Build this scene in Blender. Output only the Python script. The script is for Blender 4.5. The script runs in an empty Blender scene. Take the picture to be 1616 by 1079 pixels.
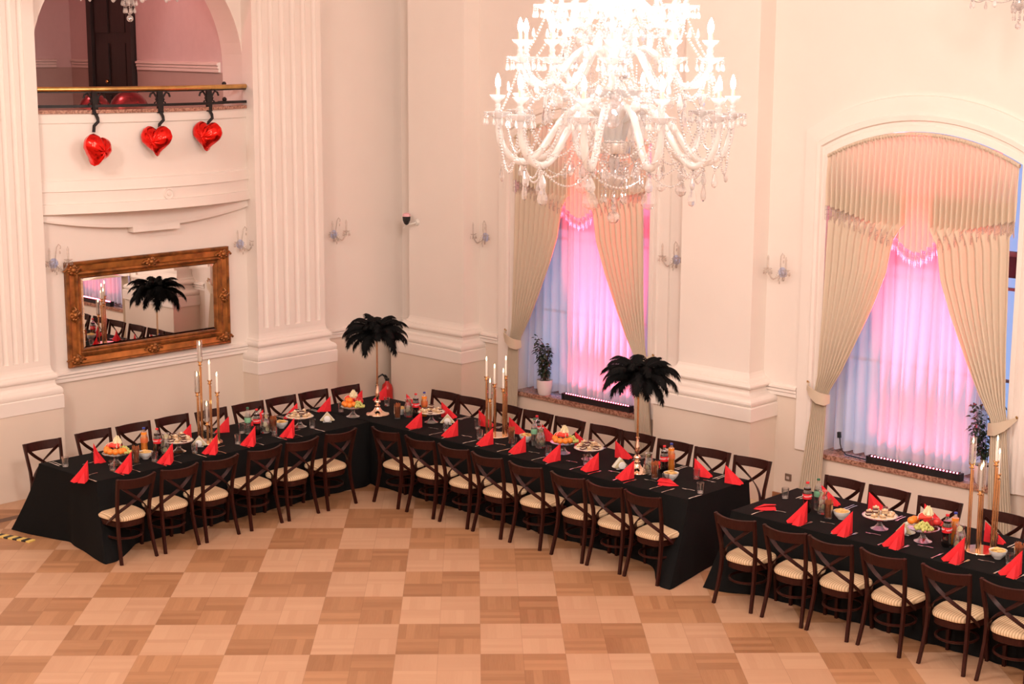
import bpy, math, random
from mathutils import Vector, Matrix
random.seed(7)
PI = math.pi
scene = bpy.context.scene
COL = scene.collection

# ------------------------------------------------------------------ camera
cam_d = bpy.data.cameras.new('camera')
cam = bpy.data.objects.new('camera', cam_d)
COL.objects.link(cam)
cam_d.sensor_width = 36.0
cam_d.lens = 55.93
cam_d.clip_start = 0.1
cam_d.clip_end = 200
R_ = Vector((0.72393, 0.68985, 0.00521)).normalized()
F_ = Vector((-0.67769, 0.71255, -0.18168)).normalized()
U_ = R_.cross(F_).normalized()
R_ = F_.cross(U_).normalized()
m = Matrix((R_, U_, -F_)).transposed().to_4x4()
m.translation = Vector((16.39, -14.99, 5.1126))
cam.matrix_world = m
scene.camera = cam

# ------------------------------------------------------------------ colour management
scene.view_settings.view_transform = 'Standard'
scene.view_settings.look = 'None'
scene.view_settings.gamma = 1
scene.view_settings.use_curve_mapping = False
scene.view_settings.exposure = -0.09
try:
    scene.cycles.use_denoising = True
    scene.cycles.max_bounces = 8
    scene.cycles.diffuse_bounces = 4
    scene.cycles.glossy_bounces = 4
    scene.cycles.transmission_bounces = 6
    scene.cycles.transparent_max_bounces = 24
    scene.cycles.sample_clamp_indirect = 4.0
    scene.cycles.caustics_reflective = False
    scene.cycles.caustics_refractive = False
    scene.cycles.blur_glossy = 0.5
except Exception:
    pass

# ------------------------------------------------------------------ world: dusk blue daylight outside the windows
W = bpy.data.worlds.new('world')
scene.world = W
W.use_nodes = True
bg = W.node_tree.nodes['Background']
bg.inputs[0].default_value = (0.42, 0.56, 1.0, 1)
bg.inputs[1].default_value = 0.95


def lamp(name, kind, loc, energy, color, size=None, target=None, **kw):
    d = bpy.data.lights.new(name, kind)
    d.energy = energy
    d.color = color
    o = bpy.data.objects.new(name, d)
    COL.objects.link(o)
    o.location = loc
    if size is not None:
        if kind == 'AREA':
            d.shape = 'RECTANGLE'
            d.size, d.size_y = size
        else:
            d.shadow_soft_size = size
    for k, v in kw.items():
        setattr(d, k, v)
    if target is not None:
        o.rotation_euler = (Vector(target) - Vector(loc)).to_track_quat('-Z', 'Y').to_euler()
    return o


WARM = (1.0, 0.885, 0.835)
# big chandelier's own glow above the frame; rear, side and far are added fill
lamp('big_chandelier_glow', 'POINT', (8.95, -6.12, 6.6), 260, WARM, 0.5)
lamp('rear_chandelier_glow', 'POINT', (15.5, -12.0, 8.0), 1750, WARM, 0.6)
lamp('side_chandelier_glow', 'POINT', (17.5, -5.5, 7.5), 500, WARM, 0.6)
lamp('far_chandelier_glow', 'POINT', (6.5, -13.0, 7.5), 900, WARM, 0.6)
lamp('gallery_lamp', 'POINT', (-1.6, -5.1, 6.6), 100, (1.0, 0.42, 0.38), 0.25)


# ------------------------------------------------------------------ materials
def nodes(name):
    mt = bpy.data.materials.new(name)
    mt.use_nodes = True
    nt = mt.node_tree
    return mt, nt, nt.nodes['Principled BSDF']


def setp(b, **kw):
    for k, v in kw.items():
        b.inputs[k.replace('_', ' ')].default_value = v


def rgb(c):
    return (c[0], c[1], c[2], 1.0)


def pmat(name, col, rough=0.5, metal=0.0, var=0.06, scale=8.0, bump=0.0, stretch=(1, 1, 1), coat=0.0, sheen=0.0, spec=0.5):
    mt, nt, b = nodes(name)
    setp(b, Roughness=rough, Metallic=metal)
    b.inputs['Specular IOR Level'].default_value = spec
    if coat:
        b.inputs['Coat Weight'].default_value = coat
    if sheen:
        b.inputs['Sheen Weight'].default_value = sheen
    tc = nt.nodes.new('ShaderNodeTexCoord')
    mp = nt.nodes.new('ShaderNodeMapping')
    mp.inputs['Scale'].default_value = stretch
    nz = nt.nodes.new('ShaderNodeTexNoise')
    nz.inputs['Scale'].default_value = scale
    nz.inputs['Detail'].default_value = 3
    rp = nt.nodes.new('ShaderNodeValToRGB')
    rp.color_ramp.elements[0].position = 0.3
    rp.color_ramp.elements[1].position = 0.7
    rp.color_ramp.elements[0].color = rgb([c * (1 - var) for c in col])
    rp.color_ramp.elements[1].color = rgb([min(1, c * (1 + var)) for c in col])
    nt.links.new(tc.outputs['Object'], mp.inputs[0])
    nt.links.new(mp.outputs[0], nz.inputs['Vector'])
    nt.links.new(nz.outputs[0], rp.inputs[0])
    nt.links.new(rp.outputs[0], b.inputs['Base Color'])
    if bump:
        bp = nt.nodes.new('ShaderNodeBump')
        bp.inputs['Strength'].default_value = bump
        bp.inputs['Distance'].default_value = 0.01
        nt.links.new(nz.outputs[0], bp.inputs['Height'])
        nt.links.new(bp.outputs[0], b.inputs['Normal'])
    return mt


def emat(name, col, strength):
    mt, nt, b = nodes(name)
    nt.nodes.remove(b)
    e = nt.nodes.new('ShaderNodeEmission')
    e.inputs[0].default_value = rgb(col)
    e.inputs[1].default_value = strength
    nt.links.new(e.outputs[0], nt.nodes['Material Output'].inputs[0])
    return mt


def thin_glass(name, tint=(0.95, 0.95, 0.95), base=0.06, edge=0.75, rough=0.05, white=0.0):
    # see-through glass: clear face-on, shiny at glancing angles, a little milky if white > 0
    mt, nt, b = nodes(name)
    nt.nodes.remove(b)
    tr = nt.nodes.new('ShaderNodeBsdfTransparent')
    tr.inputs[0].default_value = rgb(tint)
    gl = nt.nodes.new('ShaderNodeBsdfGlossy')
    gl.inputs['Roughness'].default_value = rough
    gl.inputs['Color'].default_value = (1, 1, 1, 1)
    lw = nt.nodes.new('ShaderNodeLayerWeight')
    lw.inputs[0].default_value = 0.35
    mr = nt.nodes.new('ShaderNodeMapRange')
    mr.inputs['To Min'].default_value = base
    mr.inputs['To Max'].default_value = edge
    nt.links.new(lw.outputs['Facing'], mr.inputs[0])
    mx = nt.nodes.new('ShaderNodeMixShader')
    nt.links.new(mr.outputs[0], mx.inputs[0])
    nt.links.new(tr.outputs[0], mx.inputs[1])
    nt.links.new(gl.outputs[0], mx.inputs[2])
    out = mx
    if white > 0:
        df = nt.nodes.new('ShaderNodeBsdfDiffuse')
        df.inputs[0].default_value = (0.95, 0.93, 0.9, 1)
        tl = nt.nodes.new('ShaderNodeBsdfTranslucent')
        tl.inputs[0].default_value = (0.95, 0.93, 0.9, 1)
        m1 = nt.nodes.new('ShaderNodeMixShader')
        m1.inputs[0].default_value = 0.5
        nt.links.new(df.outputs[0], m1.inputs[1])
        nt.links.new(tl.outputs[0], m1.inputs[2])
        m2 = nt.nodes.new('ShaderNodeMixShader')
        m2.inputs[0].default_value = white
        nt.links.new(mx.outputs[0], m2.inputs[1])
        nt.links.new(m1.outputs[0], m2.inputs[2])
        out = m2
    nt.links.new(out.outputs[0], nt.nodes['Material Output'].inputs[0])
    return mt


def cloth_mat(name, col, transl=0.3, transp=0.0, rough=0.9, rib=0.0):
    mt, nt, b = nodes(name)
    setp(b, Roughness=rough)
    b.inputs['Base Color'].default_value = rgb(col)
    b.inputs['Specular IOR Level'].default_value = 0.15
    tc = nt.nodes.new('ShaderNodeTexCoord')
    nz = nt.nodes.new('ShaderNodeTexNoise')
    nz.inputs['Scale'].default_value = 260
    bp = nt.nodes.new('ShaderNodeBump')
    bp.inputs['Strength'].default_value = 0.15
    bp.inputs['Distance'].default_value = 0.002
    nt.links.new(tc.outputs['Object'], nz.inputs['Vector'])
    nt.links.new(nz.outputs[0], bp.inputs['Height'])
    nt.links.new(bp.outputs[0], b.inputs['Normal'])
    tl = nt.nodes.new('ShaderNodeBsdfTranslucent')
    tl.inputs[0].default_value = rgb(col)
    m1 = nt.nodes.new('ShaderNodeMixShader')
    m1.inputs[0].default_value = transl
    nt.links.new(b.outputs[0], m1.inputs[1])
    nt.links.new(tl.outputs[0], m1.inputs[2])
    out = m1
    if transp > 0:
        tr = nt.nodes.new('ShaderNodeBsdfTransparent')
        m2 = nt.nodes.new('ShaderNodeMixShader')
        m2.inputs[0].default_value = transp
        nt.links.new(m1.outputs[0], m2.inputs[1])
        nt.links.new(tr.outputs[0], m2.inputs[2])
        out = m2
    nt.links.new(out.outputs[0], nt.nodes['Material Output'].inputs[0])
    return mt


def parquet():
    mt, nt, b = nodes('parquet')
    N = nt.nodes
    L = nt.links

    def mth(op, a, c=None, d=None):
        n = N.new('ShaderNodeMath')
        n.operation = op
        for k, v in enumerate((a, c, d)):
            if v is None:
                continue
            if isinstance(v, (int, float)):
                n.inputs[k].default_value = v
            else:
                L.new(v, n.inputs[k])
        return n.outputs[0]
    geo = N.new('ShaderNodeTexCoord')
    sp = N.new('ShaderNodeSeparateXYZ')
    L.new(geo.outputs['Object'], sp.inputs[0])
    X, Y = sp.outputs[0], sp.outputs[1]
    # tile axes run at 45 degrees to the walls; tile 0.73 m
    xs = mth('SUBTRACT', X, 16.39)
    ys = mth('ADD', Y, 14.99)
    k = 1 / 0.73
    u = mth('SUBTRACT', mth('MULTIPLY', mth('ADD', xs, ys), 0.70711 * k), 0.0946 - 40)
    v = mth('SUBTRACT', mth('MULTIPLY', mth('SUBTRACT', ys, xs), 0.70711 * k), 17.7222 - 40)
    par = mth('MODULO', mth('ADD', mth('FLOOR', u), mth('FLOOR', v)), 2.0)      # 0 light, 1 dark
    u2 = mth('MULTIPLY', u, 2.0)
    v2 = mth('MULTIPLY', v, 2.0)
    iu, iv = mth('FLOOR', u2), mth('FLOOR', v2)
    par2 = mth('MODULO', mth('ADD', iu, iv), 2.0)
    fu, fv = mth('FRACT', u2), mth('FRACT', v2)
    # fingers of the mosaic squares alternate direction
    t = mth('ADD', mth('MULTIPLY', fu, par2), mth('MULTIPLY', fv, mth('SUBTRACT', 1.0, par2)))
    s = mth('ADD', mth('MULTIPLY', fv, par2), mth('MULTIPLY', fu, mth('SUBTRACT', 1.0, par2)))
    fin = mth('FLOOR', mth('MULTIPLY', t, 5.0))
    cb = N.new('ShaderNodeCombineXYZ')
    L.new(iu, cb.inputs[0]); L.new(iv, cb.inputs[1]); L.new(fin, cb.inputs[2])
    wn = N.new('ShaderNodeTexWhiteNoise')
    wn.noise_dimensions = '3D'
    L.new(cb.outputs[0], wn.inputs['Vector'])
    cb2 = N.new('ShaderNodeCombineXYZ')
    L.new(iu, cb2.inputs[0]); L.new(iv, cb2.inputs[1])
    wn2 = N.new('ShaderNodeTexWhiteNoise')
    wn2.noise_dimensions = '3D'
    L.new(cb2.outputs[0], wn2.inputs['Vector'])
    # grain
    cg = N.new('ShaderNodeCombineXYZ')
    L.new(mth('ADD', mth('MULTIPLY', s, 1.2), mth('MULTIPLY', wn.outputs[0], 37.0)), cg.inputs[0])
    L.new(mth('MULTIPLY', t, 26.0), cg.inputs[1])
    L.new(mth('ADD', iu, mth('MULTIPLY', iv, 3.7)), cg.inputs[2])
    gn = N.new('ShaderNodeTexNoise')
    gn.inputs['Scale'].default_value = 1.6
    gn.inputs['Detail'].default_value = 4
    L.new(cg.outputs[0], gn.inputs['Vector'])
    val = mth('ADD', mth('MULTIPLY', wn.outputs[0], 0.42), mth('ADD', mth('MULTIPLY', wn2.outputs[0], 0.3), mth('MULTIPLY', gn.outputs[0], 0.42)))

    def ramp(c0, c1):
        r = N.new('ShaderNodeValToRGB')
        r.color_ramp.elements[0].position = 0.15
        r.color_ramp.elements[1].position = 0.9
        r.color_ramp.elements[0].color = rgb(c0)
        r.color_ramp.elements[1].color = rgb(c1)
        L.new(val, r.inputs[0])
        return r.outputs[0]
    dark = ramp((0.27, 0.125, 0.055), (0.44, 0.23, 0.115))
    light = ramp((0.45, 0.255, 0.15), (0.53, 0.32, 0.195))
    mx = N.new('ShaderNodeMix')
    mx.data_type = 'RGBA'
    L.new(par, mx.inputs[0])
    L.new(light, mx.inputs[6])
    L.new(dark, mx.inputs[7])
    # thin joints round each mosaic square
    e1 = mth('MINIMUM', mth('MINIMUM', fu, mth('SUBTRACT', 1.0, fu)), mth('MINIMUM', fv, mth('SUBTRACT', 1.0, fv)))
    jt = mth('MULTIPLY', mth('LESS_THAN', e1, 0.006), 0.3)
    mx2 = N.new('ShaderNodeMix')
    mx2.data_type = 'RGBA'
    L.new(jt, mx2.inputs[0])
    L.new(mx.outputs[2], mx2.inputs[6])
    mx2.inputs[7].default_value = (0.12, 0.05, 0.02, 1)
    L.new(mx2.outputs[2], b.inputs['Base Color'])
    setp(b, Roughness=0.42)
    b.inputs['Specular IOR Level'].default_value = 0.35
    return mt


def granite(name, a, c):
    mt, nt, b = nodes(name)
    tc = nt.nodes.new('ShaderNodeTexCoord')
    vo = nt.nodes.new('ShaderNodeTexNoise')
    vo.inputs['Scale'].default_value = 45
    vo.inputs['Detail'].default_value = 5
    rp = nt.nodes.new('ShaderNodeValToRGB')
    rp.color_ramp.elements[0].position = 0.38
    rp.color_ramp.elements[1].position = 0.62
    rp.color_ramp.elements[0].color = rgb(a)
    rp.color_ramp.elements[1].color = rgb(c)
    nt.links.new(tc.outputs['Object'], vo.inputs['Vector'])
    nt.links.new(vo.outputs[0], rp.inputs[0])
    nt.links.new(rp.outputs[0], b.inputs['Base Color'])
    setp(b, Roughness=0.18)
    return mt


def stripes(name, c0, c1, freq):
    mt, nt, b = nodes(name)
    tc = nt.nodes.new('ShaderNodeTexCoord')
    wv = nt.nodes.new('ShaderNodeTexWave')
    wv.bands_direction = 'X'
    wv.inputs['Scale'].default_value = freq
    wv.inputs['Distortion'].default_value = 0.3
    rp = nt.nodes.new('ShaderNodeValToRGB')
    rp.color_ramp.elements[0].position = 0.15
    rp.color_ramp.elements[1].position = 0.5
    rp.color_ramp.elements[0].color = rgb(c0)
    rp.color_ramp.elements[1].color = rgb(c1)
    nt.links.new(tc.outputs['Object'], wv.inputs['Vector'])
    nt.links.new(wv.outputs[0], rp.inputs[0])
    nt.links.new(rp.outputs[0], b.inputs['Base Color'])
    setp(b, Roughness=0.75)
    return mt


def tape_mat():
    mt, nt, b = nodes('hazard_stripes')
    tc = nt.nodes.new('ShaderNodeTexCoord')
    wv = nt.nodes.new('ShaderNodeTexWave')
    wv.bands_direction = 'X'
    wv.inputs['Scale'].default_value = 2.6
    rp = nt.nodes.new('ShaderNodeValToRGB')
    rp.color_ramp.interpolation = 'CONSTANT'
    rp.color_ramp.elements[0].color = (0.02, 0.018, 0.015, 1)
    rp.color_ramp.elements[1].position = 0.5
    rp.color_ramp.elements[1].color = (0.75, 0.55, 0.15, 1)
    nt.links.new(tc.outputs['Object'], wv.inputs['Vector'])
    nt.links.new(wv.outputs[0], rp.inputs[0])
    nt.links.new(rp.outputs[0], b.inputs['Base Color'])
    return mt


M = {}
M['wall'] = pmat('wall_paint', (0.82, 0.735, 0.665), 0.75, var=0.015, scale=1.5)
M['plaster'] = pmat('stucco_white', (0.84, 0.76, 0.69), 0.6, var=0.012, scale=2.0)
M['dado'] = pmat('dado_paint', (0.74, 0.625, 0.52), 0.7, var=0.03, scale=1.2)
M['ceil'] = pmat('ceiling_paint', (0.82, 0.74, 0.68), 0.8, var=0.01)
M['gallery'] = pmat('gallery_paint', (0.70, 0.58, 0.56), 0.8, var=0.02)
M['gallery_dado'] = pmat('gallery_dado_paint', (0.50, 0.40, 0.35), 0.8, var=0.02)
M['floor'] = parquet()
M['skirt'] = pmat('skirting_wood', (0.30, 0.12, 0.05), 0.5, var=0.2, scale=6, stretch=(1, 1, 8))
M['granite'] = granite('rose_granite', (0.20, 0.085, 0.055), (0.50, 0.27, 0.19))
M['black_cloth'] = pmat('black_tablecloth', (0.0055, 0.0055, 0.0055), 0.9, var=0.25, scale=300, bump=0.1, spec=0.12)
M['chair_wood'] = pmat('dark_walnut_lacquer', (0.030, 0.0075, 0.005), 0.36, var=0.2, scale=14, stretch=(4, 4, 0.8), spec=0.14)
M['seat'] = stripes('cream_striped_seat', (0.40, 0.27, 0.15), (0.66, 0.49, 0.305), 13.0)
M['gold'] = pmat('polished_gold', (0.80, 0.56, 0.33), 0.2, metal=1.0, var=0.05)
M['rose_gold'] = pmat('rose_gold', (0.92, 0.68, 0.52), 0.12, metal=1.0, var=0.04)
M['brass'] = pmat('brass_rail', (0.62, 0.38, 0.13), 0.3, metal=1.0, var=0.25, scale=5)
M['iron'] = pmat('wrought_iron', (0.02, 0.018, 0.018), 0.5, metal=0.6, var=0.2)
M['steel'] = pmat('cutlery_steel', (0.80, 0.74, 0.70), 0.22, metal=1.0, var=0.03)
M['napkin'] = pmat('red_napkin', (0.72, 0.026, 0.034), 0.75, var=0.05, scale=40, spec=0.2)
M['tissue'] = pmat('white_tissue', (0.82, 0.78, 0.66), 0.9, var=0.03)
M['tissue_fold'] = pmat('tissue_folds', (0.60, 0.50, 0.30), 0.9, var=0.15, scale=60, stretch=(1, 8, 8))
M['porcelain'] = pmat('white_porcelain', (0.82, 0.80, 0.76), 0.15, var=0.01)
M['glass'] = thin_glass('clear_glass', (0.93, 0.93, 0.93), 0.05, 0.85, 0.04)
M['glass_pane'] = thin_glass('window_glass', (0.93, 0.96, 0.98), 0.03, 0.5, 0.02)
M['crystal'] = thin_glass('cut_crystal', (0.93, 0.93, 0.95), 0.2, 0.85, 0.08, white=0.36)
M['crystal_clear'] = thin_glass('clear_cut_crystal', (0.90, 0.90, 0.92), 0.16, 0.95, 0.05, white=0.05)
M['hub_metal'] = pmat('silvered_hub', (0.62, 0.58, 0.55), 0.2, metal=0.9, var=0.1)
M['crystal_arm'] = thin_glass('crystal_arm', (0.95, 0.93, 0.92), 0.2, 0.8, 0.12, white=0.6)
M['crystal_dim'] = thin_glass('crystal_of_sconces', (0.88, 0.85, 0.83), 0.06, 0.25, 0.2, white=0.08)
M['bulb'] = emat('candle_bulb_light', (1.0, 0.90, 0.84), 245)
M['bulb_off'] = pmat('unlit_frosted_bulb', (0.85, 0.80, 0.74), 0.3)
M['candle_tube'] = pmat('ivory_candle_tube', (0.85, 0.72, 0.5), 0.5, var=0.02)
M['wax'] = pmat('white_wax', (0.86, 0.80, 0.72), 0.5, var=0.02)
M['flame'] = emat('candle_flame_light', (1.0, 0.78, 0.42), 9)
M['curtain'] = cloth_mat('cream_drape', (0.80, 0.685, 0.535), 0.30)
M['fringe'] = cloth_mat('dusty_fringe', (0.80, 0.66, 0.60), 0.35, 0.40)
M['sheer'] = cloth_mat('white_sheer', (0.88, 0.87, 0.90), 0.55, 0.16)
M['frame_dark'] = pmat('window_frame_backlit', (0.16, 0.13, 0.13), 0.5)  # backlit darkness of the window frames put into the base colour
M['transom'] = pmat('transom_panel', (0.02, 0.017, 0.02), 0.5)
M['black_metal'] = pmat('black_housing', (0.012, 0.010, 0.012), 0.45)
M['led'] = emat('red_led', (1.0, 0.10, 0.16), 30)
M['pot'] = pmat('white_flower_pot', (0.78, 0.70, 0.70), 0.35, var=0.02)
M['leaf'] = pmat('ficus_leaf', (0.018, 0.035, 0.016), 0.35, var=0.5, scale=3)
M['stem'] = pmat('plant_stem', (0.08, 0.05, 0.03), 0.8)
M['soil'] = pmat('potting_soil', (0.03, 0.02, 0.012), 0.95)
M['feather'] = pmat('black_ostrich_feather', (0.006, 0.006, 0.006), 0.85, var=0.4, spec=0.08)
M['foil'] = pmat('red_foil', (0.80, 0.018, 0.012), 0.14, metal=0.85, var=0.12, scale=14, bump=0.6)
M['dull_foil'] = pmat('dull_red_foil', (0.22, 0.03, 0.035), 0.22, metal=0.7, var=0.3)
M['frame_gold'] = pmat('antique_gold_frame', (0.26, 0.095, 0.022), 0.38, metal=0.55, var=0.55, scale=9, bump=0.5)
M['frame_panel'] = pmat('amber_frame_panel', (0.42, 0.17, 0.04), 0.3, metal=0.5, var=0.45, scale=7)
M['mirror'] = pmat('mirror_silver', (0.86, 0.84, 0.82), 0.01, metal=1.0, var=0.0)
M['red_paint'] = pmat('extinguisher_red', (0.45, 0.015, 0.012), 0.3)
M['rubber'] = pmat('black_rubber', (0.012, 0.012, 0.012), 0.6)
M['door_wood'] = pmat('dark_door_wood', (0.022, 0.012, 0.010), 0.5, var=0.3, scale=5, stretch=(5, 5, .6))
M['cola'] = pmat('cola', (0.010, 0.004, 0.003), 0.08, spec=0.6)
M['pet'] = thin_glass('clear_plastic', (0.9, 0.9, 0.9), 0.08, 0.8, 0.06)
M['label_red'] = pmat('red_bottle_label', (0.72, 0.02, 0.03), 0.4)
M['label_white'] = pmat('white_lettering', (0.85, 0.82, 0.8), 0.5)
M['label_green'] = pmat('green_bottle_label', (0.22, 0.50, 0.30), 0.4)
M['label_orange'] = pmat('orange_bottle_label', (0.70, 0.16, 0.05), 0.4)
M['cap_red'] = pmat('red_cap', (0.7, 0.02, 0.03), 0.4)
M['cap_blue'] = pmat('blue_cap', (0.03, 0.06, 0.35), 0.4)
M['cap_green'] = pmat('green_cap', (0.03, 0.14, 0.07), 0.4)
M['orange_juice'] = pmat('orange_soda', (0.85, 0.26, 0.03), 0.15)
M['water'] = thin_glass('water', (0.82, 0.84, 0.82), 0.08, 0.6, 0.05, white=0.06)
M['lemon'] = pmat('lemon_slice', (0.80, 0.72, 0.42), 0.5)
M['stick'] = pmat('salt_sticks', (0.36, 0.10, 0.03), 0.6, var=0.3, scale=40)
M['crisps'] = pmat('potato_crisps', (0.85, 0.55, 0.20), 0.6, var=0.2, scale=40)
M['orange'] = pmat('orange_peel', (0.90, 0.24, 0.025), 0.4, bump=0.2, scale=60)
M['apple'] = pmat('apple_red', (0.55, 0.03, 0.025), 0.3, var=0.3)
M['grape'] = pmat('green_grape', (0.50, 0.50, 0.14), 0.25, var=0.2, scale=30)
M['melon'] = pmat('watermelon_flesh', (0.82, 0.06, 0.04), 0.4, var=0.15, scale=40)
M['rind'] = pmat('watermelon_rind', (0.70, 0.72, 0.55), 0.5)
M['pale_fruit'] = pmat('pale_melon', (0.84, 0.74, 0.46), 0.5, var=0.1, scale=25)
M['cake_pale'] = pmat('sponge_cake', (0.74, 0.52, 0.30), 0.8, var=0.2, scale=50)
M['cake_choc'] = pmat('chocolate_cake', (0.09, 0.03, 0.02), 0.6, var=0.3, scale=50)
M['cream'] = pmat('whipped_cream', (0.85, 0.74, 0.58), 0.6, var=0.05, scale=30)
M['doily'] = pmat('paper_doily', (0.82, 0.72, 0.62), 0.9, var=0.05)
M['pink_doily'] = pmat('pink_tissue', (0.80, 0.45, 0.48), 0.9, var=0.05)
M['socket'] = pmat('brown_socket', (0.16, 0.10, 0.07), 0.4)
M['socket_in'] = pmat('socket_insert', (0.45, 0.38, 0.33), 0.4)
M['plastic_white'] = pmat('white_plastic', (0.7, 0.66, 0.6), 0.4)
M['border_wood'] = pmat('border_wood', (0.10, 0.045, 0.022), 0.45, var=0.2)
M['tape'] = tape_mat()


# ------------------------------------------------------------------ mesh helpers
class MB:
    def __init__(s):
        s.v = []
        s.f = []
        s.m = []

    def add(s, vs, fs, mi=0, mat=None):
        o = len(s.v)
        if mat is not None:
            vs = [mat @ Vector(p) for p in vs]
        s.v += [tuple(p) for p in vs]
        s.f += [tuple(i + o for i in f) for f in fs]
        s.m += [mi] * len(fs)

    def quad(s, a, b, c, d, mi=0):
        s.add([a, b, c, d], [(0, 1, 2, 3)], mi)

    def box(s, lo, hi, mi=0, mat=None):
        x0, y0, z0 = lo
        x1, y1, z1 = hi
        s.add([(x0, y0, z0), (x1, y0, z0), (x1, y1, z0), (x0, y1, z0), (x0, y0, z1), (x1, y0, z1), (x1, y1, z1), (x0, y1, z1)],
              [(0, 3, 2, 1), (4, 5, 6, 7), (0, 1, 5, 4), (1, 2, 6, 5), (2, 3, 7, 6), (3, 0, 4, 7)], mi, mat)

    def lathe(s, prof, n=24, mi=0, c=(0, 0, 0), mat=None, cap=True):
        vs = []
        for r, z in prof:
            for k in range(n):
                a = 2 * PI * k / n
                vs.append((c[0] + r * math.cos(a), c[1] + r * math.sin(a), c[2] + z))
        fs = []
        for i in range(len(prof) - 1):
            for k in range(n):
                k2 = (k + 1) % n
                fs.append((i * n + k, i * n + k2, (i + 1) * n + k2, (i + 1) * n + k))
        if cap:
            if prof[0][0] > 1e-5:
                fs.append(tuple(range(n))[::-1])
            if prof[-1][0] > 1e-5:
                fs.append(tuple((len(prof) - 1) * n + k for k in range(n)))
        s.add(vs, fs, mi, mat)

    def tube(s, path, r, n=8, mi=0, cap=True, closed=False, mat=None, flat=1.0):
        P = [Vector(p) for p in path]
        rr = r if isinstance(r, (list, tuple)) else [r] * len(P)
        up = None
        vs = []
        L = len(P)
        for i in range(L):
            a = P[(i - 1) % L] if (closed or i > 0) else P[i]
            b = P[(i + 1) % L] if (closed or i < L - 1) else P[i]
            t = (b - a)
            if t.length < 1e-9:
                t = Vector((0, 0, 1))
            t.normalize()
            if up is None:
                ref = Vector((0, 0, 1)) if abs(t.z) < 0.9 else Vector((1, 0, 0))
                up = (ref - t * ref.dot(t)).normalized()
            else:
                up = (up - t * up.dot(t))
                if up.length < 1e-6:
                    up = t.orthogonal()
                up.normalize()
            sd = t.cross(up)
            for k in range(n):
                an = 2 * PI * k / n + (PI / n if n == 4 else 0)
                vs.append(P[i] + (up * math.cos(an) + sd * math.sin(an) * flat) * rr[i])
        fs = []
        for i in range(L if closed else L - 1):
            j = (i + 1) % L
            for k in range(n):
                k2 = (k + 1) % n
                fs.append((i * n + k, i * n + k2, j * n + k2, j * n + k))
        if cap and not closed:
            fs.append(tuple(range(n))[::-1])
            fs.append(tuple((L - 1) * n + k for k in range(n)))
        s.add(vs, fs, mi, mat)

    def strap(s, path, w, t, wdir, mi=0):
        # rectangular section along a path; wdir = direction of the wide side
        P = [Vector(p) for p in path]
        vs = []
        L = len(P)
        for i in range(L):
            a = P[max(0, i - 1)]
            b = P[min(L - 1, i + 1)]
            tg = (b - a).normalized()
            wd = wdir[i] if isinstance(wdir, list) else Vector(wdir)
            wd = Vector(wd)
            wd = (wd - tg * wd.dot(tg)).normalized()
            nd = tg.cross(wd).normalized()
            ww = w[i] if isinstance(w, list) else w
            for sx, sy in ((-1, -1), (1, -1), (1, 1), (-1, 1)):
                vs.append(P[i] + wd * (sx * ww / 2) + nd * (sy * t / 2))
        fs = []
        for i in range(L - 1):
            for k in range(4):
                k2 = (k + 1) % 4
                fs.append((i * 4 + k, i * 4 + k2, (i + 1) * 4 + k2, (i + 1) * 4 + k))
        fs.append((3, 2, 1, 0))
        fs.append(tuple((L - 1) * 4 + k for k in range(4)))
        s.add(vs, fs, mi)

    def ball(s, c, r, n=8, mi=0, sz=1.0, mat=None):
        rings = max(3, n // 2 + 1)
        prof = []
        for i in range(rings + 1):
            a = -PI / 2 + PI * i / rings
            prof.append((max(r * math.cos(a), 0.0), r * sz * math.sin(a)))
        vs = [(c[0], c[1], c[2] - r * sz)]
        fs = []
        for i in range(1, rings):
            for k in range(n):
                a = 2 * PI * k / n
                vs.append((c[0] + prof[i][0] * math.cos(a), c[1] + prof[i][0] * math.sin(a), c[2] + prof[i][1]))
        vs.append((c[0], c[1], c[2] + r * sz))
        top = len(vs) - 1
        for k in range(n):
            fs.append((0, 1 + (k + 1) % n, 1 + k))
        for i in range(rings - 2):
            for k in range(n):
                a = 1 + i * n
                fs.append((a + k, a + (k + 1) % n, a + n + (k + 1) % n, a + n + k))
        b = 1 + (rings - 2) * n
        for k in range(n):
            fs.append((b + k, b + (k + 1) % n, top))
        s.add(vs, fs, mi, mat)

    def grid(s, fn, nu, nv, mi=0, closed_u=False):
        vs = [fn(i / nu, j / nv) for j in range(nv + 1) for i in range(nu + (0 if closed_u else 1))]
        w = nu + (0 if closed_u else 1)
        fs = []
        for j in range(nv):
            for i in range(nu):
                i2 = (i + 1) % w if closed_u else i + 1
                fs.append((j * w + i, j * w + i2, (j + 1) * w + i2, (j + 1) * w + i))
        s.add(vs, fs, mi)

    def mesh(s, name, mats, smooth=True, angle=40):
        me = bpy.data.meshes.new(name)
        me.from_pydata(s.v, [], s.f)
        for mt in (mats if isinstance(mats, (list, tuple)) else [mats]):
            me.materials.append(M[mt])
        me.polygons.foreach_set('material_index', s.m)
        if smooth:
            me.polygons.foreach_set('use_smooth', [True] * len(s.f))
            try:
                me.set_sharp_from_angle(angle=math.radians(angle))
            except Exception:
                pass
        me.update()
        return me


def put(name, me, parent=None, loc=(0, 0, 0), rot=(0, 0, 0), scale=None):
    o = bpy.data.objects.new(name, me)
    COL.objects.link(o)
    if parent is not None:
        o.parent = parent
    o.location = loc
    o.rotation_euler = rot
    if scale is not None:
        o.scale = scale if hasattr(scale, '__len__') else (scale,) * 3
    return o


def obj(name, mb, mats, parent=None, smooth=True, angle=40, **kw):
    return put(name, mb.mesh(name, mats, smooth, angle), parent, **kw)


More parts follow.
